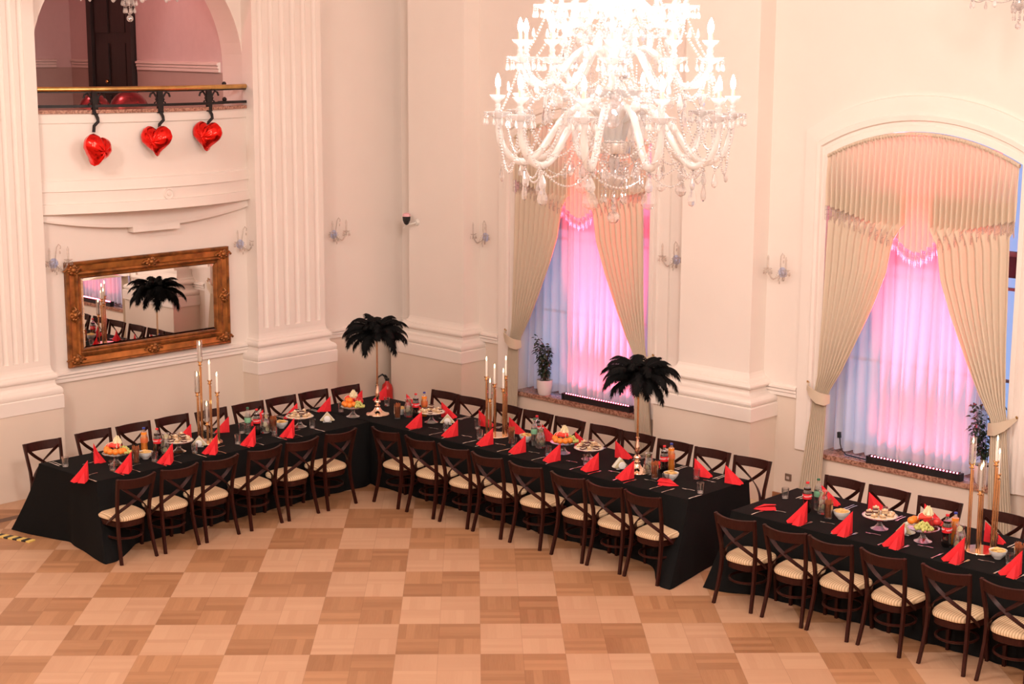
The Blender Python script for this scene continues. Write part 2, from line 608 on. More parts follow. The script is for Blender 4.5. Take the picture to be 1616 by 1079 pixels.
def tag(o, label, cat, group=None):
    o['label'] = label
    o['category'] = cat
    if group:
        o['group'] = group
    return o


def thing(name, label, cat, loc=(0, 0, 0), rz=0.0, group=None):
    o = bpy.data.objects.new(name, None)
    COL.objects.link(o)
    o.empty_display_size = 0.1
    o.location = loc
    o.rotation_euler = (0, 0, rz)
    return tag(o, label, cat, group)


def struct(o, label=None):
    o['kind'] = 'structure'
    if label:
        o['label'] = label
    return o


def clones(name, parts, label, cat, loc, rz=0.0, group=None):
    """A thing made of shared part meshes: parts = [(part name, mesh, loc, rotz, [sub parts])]"""
    t = thing(name, label, cat, loc, rz, group)
    for p in parts:
        o = put(p[0], p[1], t, p[2] if len(p) > 2 else (0, 0, 0), (0, 0, p[3] if len(p) > 3 else 0))
        for q in (p[4] if len(p) > 4 else ()):
            put(q[0], q[1], o, q[2] if len(q) > 2 else (0, 0, 0))
    return t


ORD = ['first', 'second', 'third', 'fourth', 'fifth', 'sixth', 'seventh', 'eighth', 'ninth', 'tenth']

# ================================================================== THE HALL
CEIL = 9.2
XMAX, YMIN = 22.0, -19.0
mb = MB()
mb.quad((0, YMIN, 0), (XMAX, YMIN, 0), (XMAX, 0, 0), (0, 0, 0))
struct(obj('floor', mb, 'floor', smooth=False))
mb = MB()
mb.quad((0, YMIN, CEIL), (0, 0, CEIL), (XMAX, 0, CEIL), (XMAX, YMIN, CEIL))
struct(obj('ceiling', mb, 'ceil', smooth=False))
mb = MB()
mb.quad((XMAX, YMIN, 0), (XMAX, YMIN, CEIL), (XMAX, 0, CEIL), (XMAX, 0, 0))
struct(obj('wall_rear', mb, 'wall', smooth=False))
mb = MB()
mb.quad((0, YMIN, 0), (0, YMIN, CEIL), (XMAX, YMIN, CEIL), (XMAX, YMIN, 0))
struct(obj('wall_near', mb, 'wall', smooth=False))

RAIL = 1.235
HW = 1.12            # half width of a window opening
ZS, ZSP, ZTOP = 0.60, 4.00, 4.28
RA = (HW * HW + (ZTOP - ZSP) ** 2) / (2 * (ZTOP - ZSP))
ZC = ZTOP - RA
WC = [3.32, 8.02, 12.72, 17.42]


def arch_z(dx):
    return ZC + math.sqrt(RA * RA - dx * dx)


# ---- right wall (Y = 0) with its arched window recesses
mb = MB()
DEP = 0.46


def wq(x0, x1, z0, z1, mi):
    mb.quad((x0, 0, z0), (x1, 0, z0), (x1, 0, z1), (x0, 0, z1), mi)


def wcol(x0, x1):
    wq(x0, x1, 0, RAIL, 1)
    wq(x0, x1, RAIL, CEIL, 0)


x = 0.0
for c in WC:
    wcol(x, c - HW)
    wq(c - HW, c + HW, 0, ZS, 1)
    N = 20
    for k in range(N):
        a = -HW + 2 * HW * k / N
        b = -HW + 2 * HW * (k + 1) / N
        mb.quad((c + a, 0, arch_z(a)), (c + b, 0, arch_z(b)), (c + b, 0, CEIL), (c + a, 0, CEIL), 0)
        mb.quad((c + a, 0, arch_z(a)), (c + a, DEP, arch_z(a)), (c + b, DEP, arch_z(b)), (c + b, 0, arch_z(b)), 0)
    for sx in (-1, 1):
        mb.quad((c + sx * HW, 0, ZS), (c + sx * HW, DEP, ZS), (c + sx * HW, DEP, ZSP), (c + sx * HW, 0, ZSP), 0)
    mb.quad((c - HW, 0, ZS), (c + HW, 0, ZS), (c + HW, DEP, ZS), (c - HW, DEP, ZS), 1)
    x = c + HW
wcol(x, XMAX)
struct(obj('wall_right', mb, ['wall', 'dado'], smooth=False))

# ---- left wall (X = 0) with the arched balcony opening
BC, BR, BZ, BZC = -4.14, 1.46, 4.34, 4.87
mb = MB()


def lq(y0, y1, z0, z1, mi):
    mb.quad((0, y0, z0), (0, y1, z0), (0, y1, z1), (0, y0, z1), mi)


lq(YMIN, 0, 0, RAIL, 1)
lq(YMIN, BC - BR, RAIL, CEIL, 0)
lq(BC + BR, 0, RAIL, CEIL, 0)
lq(BC - BR, BC + BR, RAIL, BZ, 0)
N = 32
TH = -0.42


def bz(a):
    return BZC + math.sqrt(max(0, BR * BR - a * a))


for k in range(N):
    a = -BR * math.cos(PI * k / N)
    b = -BR * math.cos(PI * (k + 1) / N)
    mb.quad((0, BC + a, bz(a)), (0, BC + b, bz(b)), (0, BC + b, CEIL), (0, BC + a, CEIL), 0)
    mb.quad((0, BC + a, bz(a)), (TH, BC + a, bz(a)), (TH, BC + b, bz(b)), (0, BC + b, bz(b)), 0)
    mb.quad((TH, BC + a, bz(a)), (TH, BC + b, bz(b)), (TH, BC + b, CEIL), (TH, BC + a, CEIL), 0)
for sx in (-1, 1):
    mb.quad((0, BC + sx * BR, BZ), (TH, BC + sx * BR, BZ), (TH, BC + sx * BR, BZC), (0, BC + sx * BR, BZC), 0)
mb.quad((0, BC - BR, BZ), (TH, BC - BR, BZ), (TH, BC + BR, BZ), (0, BC + BR, BZ), 0)
struct(obj('wall_left', mb, ['wall', 'dado'], smooth=False))

# ---- gallery behind the balcony opening
GF = 3.55
gp = [(TH, -2.68), (-5.0, -1.75), (-5.75, -1.62), (-5.75, -6.2), (TH, -6.2)]
mb = MB()
for i in range(len(gp) - 1):
    (x0, y0), (x1, y1) = gp[i], gp[i + 1]
    mb.quad((x0, y0, GF), (x1, y1, GF), (x1, y1, GF + RAIL), (x0, y0, GF + RAIL), 1)
    mb.quad((x0, y0, GF + RAIL), (x1, y1, GF + RAIL), (x1, y1, 7.6), (x0, y0, 7.6), 0)
mb.add([(a, b, 7.6) for a, b in gp], [tuple(range(5))], 0)
mb.add([(a, b, GF) for a, b in gp], [tuple(range(5))], 1)
mb.quad((TH, -6.2, GF), (TH, BC - BR, GF), (TH, BC - BR, 7.6), (TH, -6.2, 7.6), 0)
mb.quad((TH, BC - BR, GF), (TH, BC + BR, GF), (TH, BC + BR, BZ), (TH, BC - BR, BZ), 1)
struct(obj('wall_gallery', mb, ['gallery', 'gallery_dado'], smooth=False))
# gallery rails (three rounded steps) and the tall dark door
RPROF = [(0, 0.0), (0.030, 0.0), (0.030, 0.035), (0.018, 0.045), (0.040, 0.048), (0.040, 0.075), (0.024, 0.083), (0.052, 0.088), (0.052, 0.112), (0.02, 0.125), (0, 0.13)]


def sweep_rail(mb, p0, p1, z, nrm, prof=RPROF, mi=0):
    n = Vector(nrm)
    for i in range(len(prof) - 1):
        (a, za), (b, zb) = prof[i], prof[i + 1]
        mb.quad((p0[0] + n.x * a, p0[1] + n.y * a, z + za), (p1[0] + n.x * a, p1[1] + n.y * a, z + za),
                (p1[0] + n.x * b, p1[1] + n.y * b, z + zb), (p0[0] + n.x * b, p0[1] + n.y * b, z + zb), mi)
    for p in (p0, p1):
        mb.add([(p[0] + n.x * a, p[1] + n.y * a, z + za) for a, za in prof], [tuple(range(len(prof)))], mi)


d = Vector((gp[1][0] - gp[0][0], gp[1][1] - gp[0][1], 0)).normalized()
gn = Vector((d.y, -d.x, 0)) * -1
gn = Vector((-abs(gn.x), -abs(gn.y), 0)) if gn.y > 0 else gn


def gpt(t):      # point at distance t along the slanted gallery wall
    return (gp[0][0] + d.x * t, gp[0][1] + d.y * t)


mb = MB()
sweep_rail(mb, gpt(0.06), gpt(2.78), GF + RAIL, gn)
sweep_rail(mb, gpt(4.62), gpt(5.4), GF + RAIL, gn)
sweep_rail(mb, (-5.75, -1.9), (-5.75, -6.1), GF + RAIL, (1, 0, 0))
struct(obj('trim_1', mb, 'plaster'))
mb = MB()
q0, q1 = gpt(2.84), gpt(4.56)


def slab(mb, t0, t1, z0, z1, off, mi=0):
    a, b = gpt(t0), gpt(t1)
    pts = []
    for z in (z0, z1):
        pts += [(a[0], a[1], z), (b[0], b[1], z), (b[0] + gn.x * off, b[1] + gn.y * off, z), (a[0] + gn.x * off, a[1] + gn.y * off, z)]
    mb.add(pts, [(0, 1, 2, 3), (4, 7, 6, 5), (0, 4, 5, 1), (1, 5, 6, 2), (2, 6, 7, 3), (3, 7, 4, 0)], mi)


slab(mb, 2.84, 4.56, GF, 6.7, 0.03)
slab(mb, 2.84, 3.02, GF, 6.7, 0.08)
slab(mb, 4.38, 4.56, GF, 6.7, 0.08)
slab(mb, 2.84, 4.56, 6.55, 6.75, 0.09)
for t0, t1 in ((3.12, 3.62), (3.78, 4.28)):
    for z0, z1 in ((GF + 0.15, GF + 0.85), (GF + 1.0, GF + 1.6), (GF + 1.75, GF + 2.85)):
        slab(mb, t0, t1, z0, z1, 0.055)
struct(obj('door_1', mb, 'door_wood', smooth=False))
mb = MB()
mb.ball((0, 0, 0), 0.03, 8)
kb = gpt(3.74)
put('door_knob', mb.mesh('door_knob', 'brass'), bpy.data.objects['door_1'], (kb[0] + gn.x * .1, kb[1] + gn.y * .1, GF + 1.05))

# ---- chair rails on the two walls
mb = MB()
for a, b in ((-5.55, -2.72), (-1.55, -0.0)):
    sweep_rail(mb, (0, a), (0, b), RAIL, (1, 0, 0))
sweep_rail(mb, (0, YMIN), (0, -7.3), RAIL, (1, 0, 0))
struct(obj('trim_2', mb, 'plaster'))
mb = MB()
for a, b in ((0, 0.5), (1.5, 1.90), (4.74, 5.1), (6.1, 6.60), (9.44, 9.8), (10.85, 11.3)):
    sweep_rail(mb, (a, 0), (b, 0), RAIL, (0, -1, 0))
struct(obj('trim_3', mb, 'plaster'))


# ---- skirting boards
mb = MB()
mb.box((0, YMIN, 0), (0.02, 0, 0.085))
struct(obj('baseboard_left', mb, 'skirt', smooth=False))
mb = MB()
mb.box((0, -0.02, 0), (XMAX, 0, 0.085))
struct(obj('baseboard_right', mb, 'skirt', smooth=False))

# dark band of parquet that follows the left wall
mb = MB()
mb.box((0.74, YMIN, 0.0), (0.86, -0.9, 0.0012))
struct(obj('trim_4', mb, 'border_wood', smooth=False))

# ---- pilasters: base block, tori and shaft as one profile
PPROF = [(0.90, 0.0), (0.90, 0.985), (1.0, 0.99), (1.0, 1.14), (0.95, 1.147), (0.86, 1.150), (0.93, 1.165), (0.96, 1.185), (0.95, 1.205), (0.88, 1.225), (0.72, 1.242),
         (0.52, 1.252), (0.42, 1.262), (0.34, 1.280), (0.34, 1.325), (0.50, 1.330), (0.56, 1.345), (0.57, 1.360), (0.52, 1.378), (0.40, 1.392), (0.30, 1.398), (0.28, 1.41), (0.12, 1.43), (0.04, 1.46), (0.0, 1.49)]


def pilaster(mb, place, a, b, dep, om, oe=None, flutes=None, oa=None):
    """place(s, p, z): s along the wall, p out of the wall"""
    oe = om if oe is None else oe
    oa = oe if oa is None else oa

    def ring(o, z):
        return [place(a - o * oa, 0, z), place(a - o * oa, dep + o * om, z), place(b + o * oe, dep + o * om, z), place(b + o * oe, 0, z)]
    for i in range(len(PPROF) - 1):
        o0, z0 = PPROF[i]
        o1, z1 = PPROF[i + 1]
        r0, r1 = ring(o0, z0), ring(o1, z1)
        mi = 1 if z1 < 0.986 else 0
        for k in range(3):
            mb.quad(r0[k], r0[k + 1], r1[k + 1], r1[k], mi)
    z0, z1 = 1.49, 1.555
    r0, r1, r2 = ring(0, z0), ring(0, z1), ring(0, CEIL)
    for k in range(3):
        mb.quad(r0[k], r0[k + 1], r1[k + 1], r1[k], 0)
    for k in (0, 2):
        mb.quad(r1[k], r1[k + 1], r2[k + 1], r2[k], 0)
    if not flutes:
        mb.quad(r1[1], r1[2], r2[2], r2[1], 0)
        return
    pts = [(a, 0)]
    fw, centres = flutes
    for c in centres:
        for j in range(9):
            t = PI * j / 8
            pts.append((c - fw / 2 * math.cos(t), -0.55 * fw * math.sin(t) * 0.6))
    pts.append((b, 0))
    lo = [place(s, dep + q, z1) for s, q in pts]
    hi = [place(s, dep + q, CEIL) for s, q in pts]
    for k in range(len(pts) - 1):
        mb.quad(lo[k], lo[k + 1], hi[k + 1], hi[k], 0)
    k = 1
    for c in centres:
        mb.add(lo[k:k + 9], [tuple(range(9))], 0)
        k += 9


PL = lambda s, p, z: (p, s, z)
PR = lambda s, p, z: (s, -p, z)
mb = MB()
pilaster(mb, PL, -2.69, -1.59, 0.215, 0.115, 0.11, (0.085, [-2.57 + 0.172 * k for k in range(6)]))
struct(obj('trim_5', mb, ['plaster', 'dado'], angle=28))
mb = MB()
pilaster(mb, PL, -7.0, -5.62, 0.13, 0.10, 0.10, (0.07, [-6.80 + 0.125 * k for k in range(9)]))
struct(obj('trim_6', mb, ['plaster', 'dado'], angle=28))
mb = MB()
pilaster(mb, PR, 0.46, 1.52, 0.29, 0.18, 0.13, None, 0.235)
struct(obj('trim_7', mb, ['plaster', 'dado'], angle=28))
mb = MB()
pilaster(mb, PR, 5.12, 6.13, 0.285, 0.245, 0.21)
struct(obj('trim_8', mb, ['plaster', 'dado'], angle=28))
mb = MB()
pilaster(mb, PR, 9.80, 10.86, 0.285, 0.245, 0.21)
struct(obj('trim_9', mb, ['plaster', 'dado'], angle=28))

# ---- window casings, frames, glass, granite sills
CPROF = [(0.0, 0.0), (0.0, 0.03), (0.05, 0.03), (0.06, 0.018), (0.085, 0.018), (0.095, 0.05), (0.135, 0.055), (0.15, 0.035), (0.20, 0.035), (0.295, 0.03), (0.30, 0.0)]


def casing_path(c, o):
    pts = [(c - HW - o, ZS + 0.05)]
    n = 20
    for k in range(n + 1):
        dx = -(HW + o) + 2 * (HW + o) * k / n
        pts.append((c + dx, ZC + math.sqrt((RA + o) ** 2 - dx * dx) + 0.25 * o))
    pts.append((c + HW + o, ZS + 0.05))
    return pts


for wi, c in enumerate(WC[:2]):
    mb = MB()
    for i in range(len(CPROF) - 1):
        (o0, q0_), (o1, q1_) = CPROF[i], CPROF[i + 1]
        A, B = casing_path(c, o0), casing_path(c, o1)
        for k in range(len(A) - 1):
            mb.quad((A[k][0], -q0_, A[k][1]), (A[k + 1][0], -q0_, A[k + 1][1]), (B[k + 1][0], -q1_, B[k + 1][1]), (B[k][0], -q1_, B[k][1]))
    # bottom ends of the jamb mouldings
    for sx in (0, -1):
        e = []
        for o, q in CPROF:
            pp = casing_path(c, o)[sx]
            e.append((pp[0], -q, pp[1]))
        mb.add(e, [tuple(range(len(e)))])
    struct(obj('trim_%d' % (10 + wi), mb, 'plaster'))
    mb = MB()
    mb.box((c - HW, -0.035, 0.60), (c + HW, DEP - 0.04, 0.655))
    struct(obj('trim_%d' % (12 + wi), mb, 'granite', smooth=False), 'rose granite sill of the %s window' % ('corner', 'right-hand')[wi])
for wi, c in enumerate(WC):
    mb = MB()
    y0, y1 = 0.40, 0.45
    for xx in (-HW, -0.035, HW - 0.07):
        mb.box((c + xx, y0, 0.655), (c + xx + 0.07, y1, 4.0))
    for z in (0.655, 3.0):
        mb.box((c - HW, y0, z), (c + HW, y1, z + 0.07))
    mb.box((c - HW, y0 - .02, 2.80), (c + HW, y1, 3.02), 1)
    for z in (1.69, 2.66):
        mb.box((c - HW, y0 + 0.01, z), (c + HW, y1 - 0.005, z + 0.03))
    for xx in (-0.56, 0.56):
        mb.box((c + xx - .012, y0 + 0.01, 0.7), (c + xx + .012, y1 - 0.005, 4.1))
    w = struct(obj('window_%d' % (wi + 1), mb, ['frame_dark', 'transom'], smooth=False))
    mb = MB()
    pts = [(c - HW, 0.425, 0.655), (c + HW, 0.425, 0.655)]
    for k in range(17):
        dx = HW - 2 * HW * k / 16
        pts.append((c + dx, 0.425, arch_z(dx)))
    mb.add(pts, [tuple(range(len(pts)))])
    obj('window_pane', mb, 'glass_pane', w, smooth=False)

# ---- bow-fronted balcony apron
BCY, BHW = -4.11, 1.49


def bow(y, amp):
    t = (y - BCY) / BHW
    return max(0.0, amp * (1 - t * t))


# levels: (z at ends, extra droop in the middle, projection at ends, bulge)
ALV = [(4.355, 0, 0.03, 0.34), (4.30, 0, 0.03, 0.34), (4.245, 0, 0.03, 0.34), (4.24, 0, 0.015, 0.33), (4.23, 0, 0.022, 0.335), (3.60, 0, 0.022, 0.335), (3.585, 0, 0.04, 0.345),
       (3.47, 0, 0.055, 0.36), (3.465, 0, 0.04, 0.35), (3.33, 0, 0.04, 0.35), (3.325, 0, 0.058, 0.362), (3.215, 0.0, 0.065, 0.365), (3.20, 0.0, 0.03, 0.33), (3.19, 0, 0.025, 0.10),
       (3.15, 0.12, 0.045, 0.09), (3.135, 0.15, 0.045, 0.085), (3.13, 0.155, 0.0, 0.0)]
mb = MB()
NY = 40
rows = []
for z, dr, pr, am in ALV:
    row = []
    for k in range(NY + 1):
        y = BCY - BHW + 2 * BHW * k / NY
        t = (y - BCY) / BHW
        row.append((pr + bow(y, am), y, z - dr * (1 - t * t)))
    rows.append(row)
for i in range(len(rows) - 1):
    for k in range(NY):
        mb.quad(rows[i][k], rows[i][k + 1], rows[i + 1][k + 1], rows[i + 1][k])
# top of the apron back to the wall
for k in range(NY):
    a, b = rows[0][k], rows[0][k + 1]
    mb.quad(a, b, (0.0, b[1], b[2]), (0.0, a[1], a[2]))
# keystone step in the middle of the lowest band
mb.box((0.0, BCY - 0.33, 2.93), (0.13, BCY + 0.33, 3.05))
apron = struct(obj('trim_14', mb, 'plaster', angle=25), 'bow-fronted white balcony apron with drooping mouldings')
mb = MB()
mb.lathe([(0.0, 0.03), (0.022, 0.028), (0.03, 0.012), (0.045, 0.012), (0.055, 0.024), (0.065, 0.022), (0.07, 0.0)], 20, mat=Matrix.Rotation(PI / 2, 4, 'Y'))
obj('rosette', mb, 'plaster', apron, loc=(0.39, BCY, 3.39))
# granite coping on the balcony
mb = MB()
for k in range(NY):
    y0 = BCY - BHW + 2 * BHW * k / NY
    y1 = BCY - BHW + 2 * BHW * (k + 1) / NY
    a0, a1 = 0.05 + bow(y0, 0.35), 0.05 + bow(y1, 0.35)
    z0, z1 = 4.352, 4.392
    mb.quad((a0, y0, z0), (a1, y1, z0), (a1, y1, z1), (a0, y0, z1))
    mb.quad((a0, y0, z1), (a1, y1, z1), (-0.30, y1, z1), (-0.30, y0, z1))
    mb.quad((a0, y0, z0), (a1, y1, z0), (0.0, y1, z0), (0.0, y0, z0))
struct(obj('trim_15', mb, 'granite', smooth=False), 'reddish stone coping on the balcony')

# ================================================================== BALCONY RAILING, HEARTS, GALLERY BALLOONS
rl = thing('balcony_railing', 'curved brass handrail on black wrought iron brackets in front of the balcony opening', 'railing', (0, BCY, 4.36))


def rail_path(z, amp, off=0.0):
    return [(off + bow(BCY - 1.46 + 2.92 * k / 24, amp), -1.46 + 2.92 * k / 24, z) for k in range(25)]


mb = MB()
mb.tube(rail_path(0.265, 0.36, 0.03), 0.030, 10)
obj('handrail', mb, 'brass', rl)
mb = MB()
mb.tube(rail_path(0.235, 0.36, 0.03), 0.014, 4)
obj('handrail_strip', mb, 'iron', rl)
mb = MB()
mb.tube(rail_path(0.075, 0.36, 0.03), 0.022, 4)
obj('lower_bar', mb, 'iron', rl)
post_y = [-4.98 - BCY, -4.18 - BCY, -3.43 - BCY]
for py in post_y:
    px = 0.03 + bow(BCY + py, 0.36)
    mb = MB()
    mb.strap([(px, py, 0.25), (px, py, -0.02)], 0.075, 0.03, (0, 1, 0))
    mb.tube([(px, py, 0.0), (px + 0.035, py + .01, -0.06), (px + 0.045, py + 0.01, -0.10), (px + 0.02, py - 0.03, -0.15), (px + 0.015, py - 0.035, -0.22)], 0.019, 8)
    for sg in (-1, 1):
        mb.tube([(px, py + sg * 0.02, 0.10), (px, py + sg * 0.05, 0.17), (px, py + sg * 0.085, 0.22), (px, py + sg * 0.125, 0.205), (px, py + sg * 0.14, 0.165)], 0.012, 6)
        mb.tube([(px, py + sg * 0.02, 0.155), (px, py + sg * 0.06, 0.14), (px, py + sg * 0.045, 0.115), (px, py + sg * 0.075, 0.10), (px, py + sg * 0.07, 0.075)], 0.010, 6)
    obj('bracket', mb, 'iron', rl)
for z in (0.265, 0.075):
    mb = MB()
    mb.box((-0.02, 1.05, z - 0.012), (0.02, 1.46, z + 0.012))
    mb.ball((0.0, 1.14, z + 0.03), 0.03, 8)
    obj('wall_anchor', mb, 'iron', rl, smooth=True)


def heart_mesh(name, seed, w=0.36):
    rnd = random.Random(seed)
    mb = MB()
    n = 48
    out = []
    for k in range(n):
        t = 2 * PI * k / n
        X = 16 * math.sin(t) ** 3
        Z = 13 * math.cos(t) - 3.6 * math.cos(2 * t) - 2 * math.cos(3 * t) - math.cos(4 * t)
        out.append((X / 34 * w, (Z + 2.5) / 32 * w))
    rings = 9
    for side in (-1, 1):
        vs = []
        for j in range(rings + 1):
            r = 1 - j / rings
            th = math.sqrt(max(0, 1 - r * r)) * 0.105 * (w / 0.36)
            for k, (X, Z) in enumerate(out):
                pk = 1 + 0.012 * math.sin(k * 2.6 + seed) * (1 if j < 3 else 0)
                vs.append((X * r * pk, side * th * (1 + 0.05 * math.sin(k * 1.7)), Z * r * pk))
        fs = []
        for j in range(rings):
            for k in range(n):
                k2 = (k + 1) % n
                q = (j * n + k, j * n + k2, (j + 1) * n + k2, (j + 1) * n + k)
                fs.append(q if side < 0 else q[::-1])
        mb.add(vs, fs)
    return mb.mesh(name, 'foil', angle=180)


hm = heart_mesh('foil_heart', 1, 0.415)
for i, (pos, rz, tilt, lab) in enumerate([((0.50, -5.12, 3.935), 106, -0.30, 'red foil heart balloon seen almost edge-on, hanging leftmost under the balcony rail'),
                                          ((0.52, -4.33, 4.015), 32, 0.03, 'red foil heart balloon facing the room, hanging in the middle under the balcony rail'),
                                          ((0.47, -3.58, 4.04), 24, -0.06, 'red foil heart balloon hanging rightmost, nearest the fluted pilaster')]):
    o = put('heart_balloon', hm, None, pos, (0, -tilt, math.radians(rz)))
    tag(o, lab, 'balloon', 'foil hearts under the balcony rail')
for pos, r, lab in (((-0.75, -4.35, 4.34), 0.19, 'dull purple round balloon behind the lower balcony bar, left one'),
                    ((-0.80, -3.83, 4.30), 0.25, 'large dark red balloon behind the balcony bar in front of the dark door')):
    t = thing('balloon', lab, 'balloon', (pos[0], pos[1], GF))
    mb = MB()
    mb.ball((0, 0, pos[2] - GF), r, 24, sz=1.08)
    mb.lathe([(0.012, pos[2] - GF - r * 1.13), (0.004, pos[2] - GF - r * 1.07)], 8)
    obj('balloon_skin', mb, 'dull_foil', t)
    mb = MB()
    mb.tube([(0, 0, 0.0), (0.01, 0.01, 0.25), (0, 0, pos[2] - GF - r * 1.1)], 0.003, 4)
    obj('ribbon', mb, 'label_white', t)

# ================================================================== GILT MIRROR
FPK = 0.87
MY0, MY1, MZ0, MZ1 = -5.32, -3.01, 1.395, 2.637
mcy, mcz = (MY0 + MY1) / 2, (MZ0 + MZ1) / 2
mr = thing('wall_mirror', 'wide mirror in an ornate antique gold frame hanging on the left wall', 'mirror', (0.0, mcy, MZ0))
hw, hh = (MY1 - MY0) / 2, (MZ1 - MZ0) / 2
FP = [(0.0, 0.005), (0.0, 0.055), (0.02, 0.075), (0.04, 0.07), (0.05, 0.055), (0.125, 0.045), (0.14, 0.065), (0.165, 0.07), (0.18, 0.05), (0.20, 0.045), (0.215, 0.055), (0.23, 0.04), (0.235, 0.02)]
FP = [(o * FPK, p) for o, p in FP]
mb = MB()
for i in range(len(FP) - 1):
    (o0, p0), (o1, p1) = FP[i], FP[i + 1]
    mi = 1 if i == 4 else 0
    c0 = [(p0, s * (hw - o0), hh + t * (hh - o0)) for s, t in ((-1, -1), (1, -1), (1, 1), (-1, 1))]
    c1 = [(p1, s * (hw - o1), hh + t * (hh - o1)) for s, t in ((-1, -1), (1, -1), (1, 1), (-1, 1))]
    for k in range(4):
        mb.quad(c0[k], c0[(k + 1) % 4], c1[(k + 1) % 4], c1[k], mi)
obj('frame', mb, ['frame_gold', 'frame_panel'], mr, angle=30)
mb = MB()
iw, ih = hw - 0.235 * FPK, hh - 0.235 * FPK
mb.quad((0.026, -iw + .03, hh - ih + .03), (0.026, iw - .03, hh - ih + .03), (0.026, iw - .03, hh + ih - .03), (0.026, -iw + .03, hh + ih - .03))
c0 = [(0.020, s * iw, hh + t * ih) for s, t in ((-1, -1), (1, -1), (1, 1), (-1, 1))]
c1 = [(0.026, s * (iw - .03), hh + t * (ih - .03)) for s, t in ((-1, -1), (1, -1), (1, 1), (-1, 1))]
for k in range(4):
    mb.quad(c0[k], c0[(k + 1) % 4], c1[(k + 1) % 4], c1[k])
obj('mirror_glass', mb, 'mirror', mr, smooth=False)


def ornament(w, h):
    mb = MB()
    rnd = random.Random(3)
    for k in range(9):
        a = PI * 2 * k / 9
        mb.ball((0.058, w * 0.55 * math.cos(a), h * 0.55 * math.sin(a)), 0.028, 8, sz=0.9)
    mb.ball((0.065, 0, 0), 0.04, 10)
    for s in (-1, 1):
        mb.tube([(0.06, s * w * 0.4, 0), (0.07, s * w * 0.8, h * 0.3), (0.06, s * w * 1.05, -h * .1), (0.055, s * w * 1.2, 0)], [0.022, 0.018, 0.014, 0.006], 6)
        mb.tube([(0.06, 0, s * h * 0.4), (0.07, w * 0.25, s * h * 0.7), (0.06, 0, s * h * 0.95)], [0.02, 0.016, 0.006], 6)
    return mb.mesh('ornament', 'frame_gold')


om_ = ornament(0.11, 0.07)
om2 = ornament(0.07, 0.10)
for yy, zz, me in ((-hw + .09, .09, om_), (hw - .09, .09, om_), (-hw + .09, 2 * hh - .09, om_), (hw - .09, 2 * hh - .09, om_), (0, .09, om_), (0, 2 * hh - .09, om_), (-hw + .09, hh, om2), (hw - .09, hh, om2)):
    put('ornament', me, mr, (0, yy, zz))

# ================================================================== WALL FITTINGS
def sconce_meshes():
    P = []
    mb = MB()
    mb.lathe([(0.0, 0.03), (0.02, 0.028), (0.045, 0.015), (0.06, 0.0)], 14, mat=Matrix.Rotation(PI / 2, 4, 'X'))
    P.append(('backplate', mb.mesh('backplate', 'crystal_dim')))
    for s in (-1, 1):
        mb = MB()
        pts = []
        for k in range(13):
            t = k / 12
            pts.append((s * (0.015 + 0.105 * t), -0.02 - 0.10 * math.sin(t * PI / 2), -0.02 - 0.075 * math.sin(t * PI) + 0.05 * t))
        mb.tube(pts, 0.009, 6)
        ex, ey, ez = pts[-1]
        arm = mb.mesh('arm', 'crystal_dim')
        m2 = MB()
        m2.lathe([(0.006, -0.005), (0.03, 0.0), (0.048, 0.014), (0.05, 0.018), (0.02, 0.008), (0.006, 0.006)], 14, c=(ex, ey, ez), cap=False)
        for k in range(8):
            a = 2 * PI * k / 8
            m2.ball((ex + .047 * math.cos(a), ey + .047 * math.sin(a), ez - 0.012), 0.006, 6)
            m2.ball((ex + .047 * math.cos(a), ey + .047 * math.sin(a), ez - 0.035), 0.008, 6, sz=1.9)
        m3 = MB()
        m3.lathe([(0.011, 0.01), (0.011, 0.10), (0.009, 0.105), (0.013, 0.125), (0.010, 0.15), (0.0, 0.175)], 10, c=(ex, ey, ez))
        P.append(('arm', arm, (0, 0, 0), 0, [('drip_pan', m2.mesh('drip_pan', 'crystal_dim')), ('candle_tube', m3.mesh('candle_tube', 'crystal_dim'))]))
    mb = MB()
    pts = [(0, -0.03, 0.0), (0, -0.05, 0.09), (0.01, -0.06, 0.19), (0.035, -0.065, 0.225), (0.06, -0.065, 0.20), (0.055, -0.065, 0.17)]
    mb.tube(pts, 0.007, 6)
    P.append(('crook', mb.mesh('crook', 'crystal_dim')))
    mb = MB()
    for s in (-1, 1):
        for k in range(14):
            t = k / 13
            mb.ball((s * (0.02 + 0.10 * t), -0.06 - 0.05 * t, 0.02 - 0.10 * math.sin(t * PI)), 0.0065, 6)
    for q in ((0, -.06, -.11), (0.0, -.06, -.05), (0.05, -0.065, 0.13), (-.02, -.05, -.08), (.03, -.05, -.075)):
        mb.ball(q, 0.010, 6, sz=2.0)
    P.append(('crystal_strings', mb.mesh('crystal_strings', 'crystal_dim')))
    return P


SC = sconce_meshes()
for pos, rz, lab in (((0, -5.44, 2.64), PI / 2, 'unlit crystal wall sconce at the upper left corner of the gilt mirror'),
                     ((0, -2.79, 2.64), PI / 2, 'unlit crystal wall sconce between the gilt mirror and the fluted pilaster'),
                     ((0, -1.24, 2.64), PI / 2, 'unlit crystal wall sconce right of the fluted pilaster on the left wall'),
                     ((1.64, 0, 2.64), 0, 'unlit crystal wall sconce just left of the corner window'),
                     ((4.83, 0, 2.64), 0, 'unlit crystal wall sconce right of the corner window'),
                     ((6.34, 0, 2.64), 0, 'unlit crystal wall sconce just left of the right-hand window')):
    clones('wall_sconce', SC, lab, 'wall lamp', pos, rz, 'crystal wall sconces')

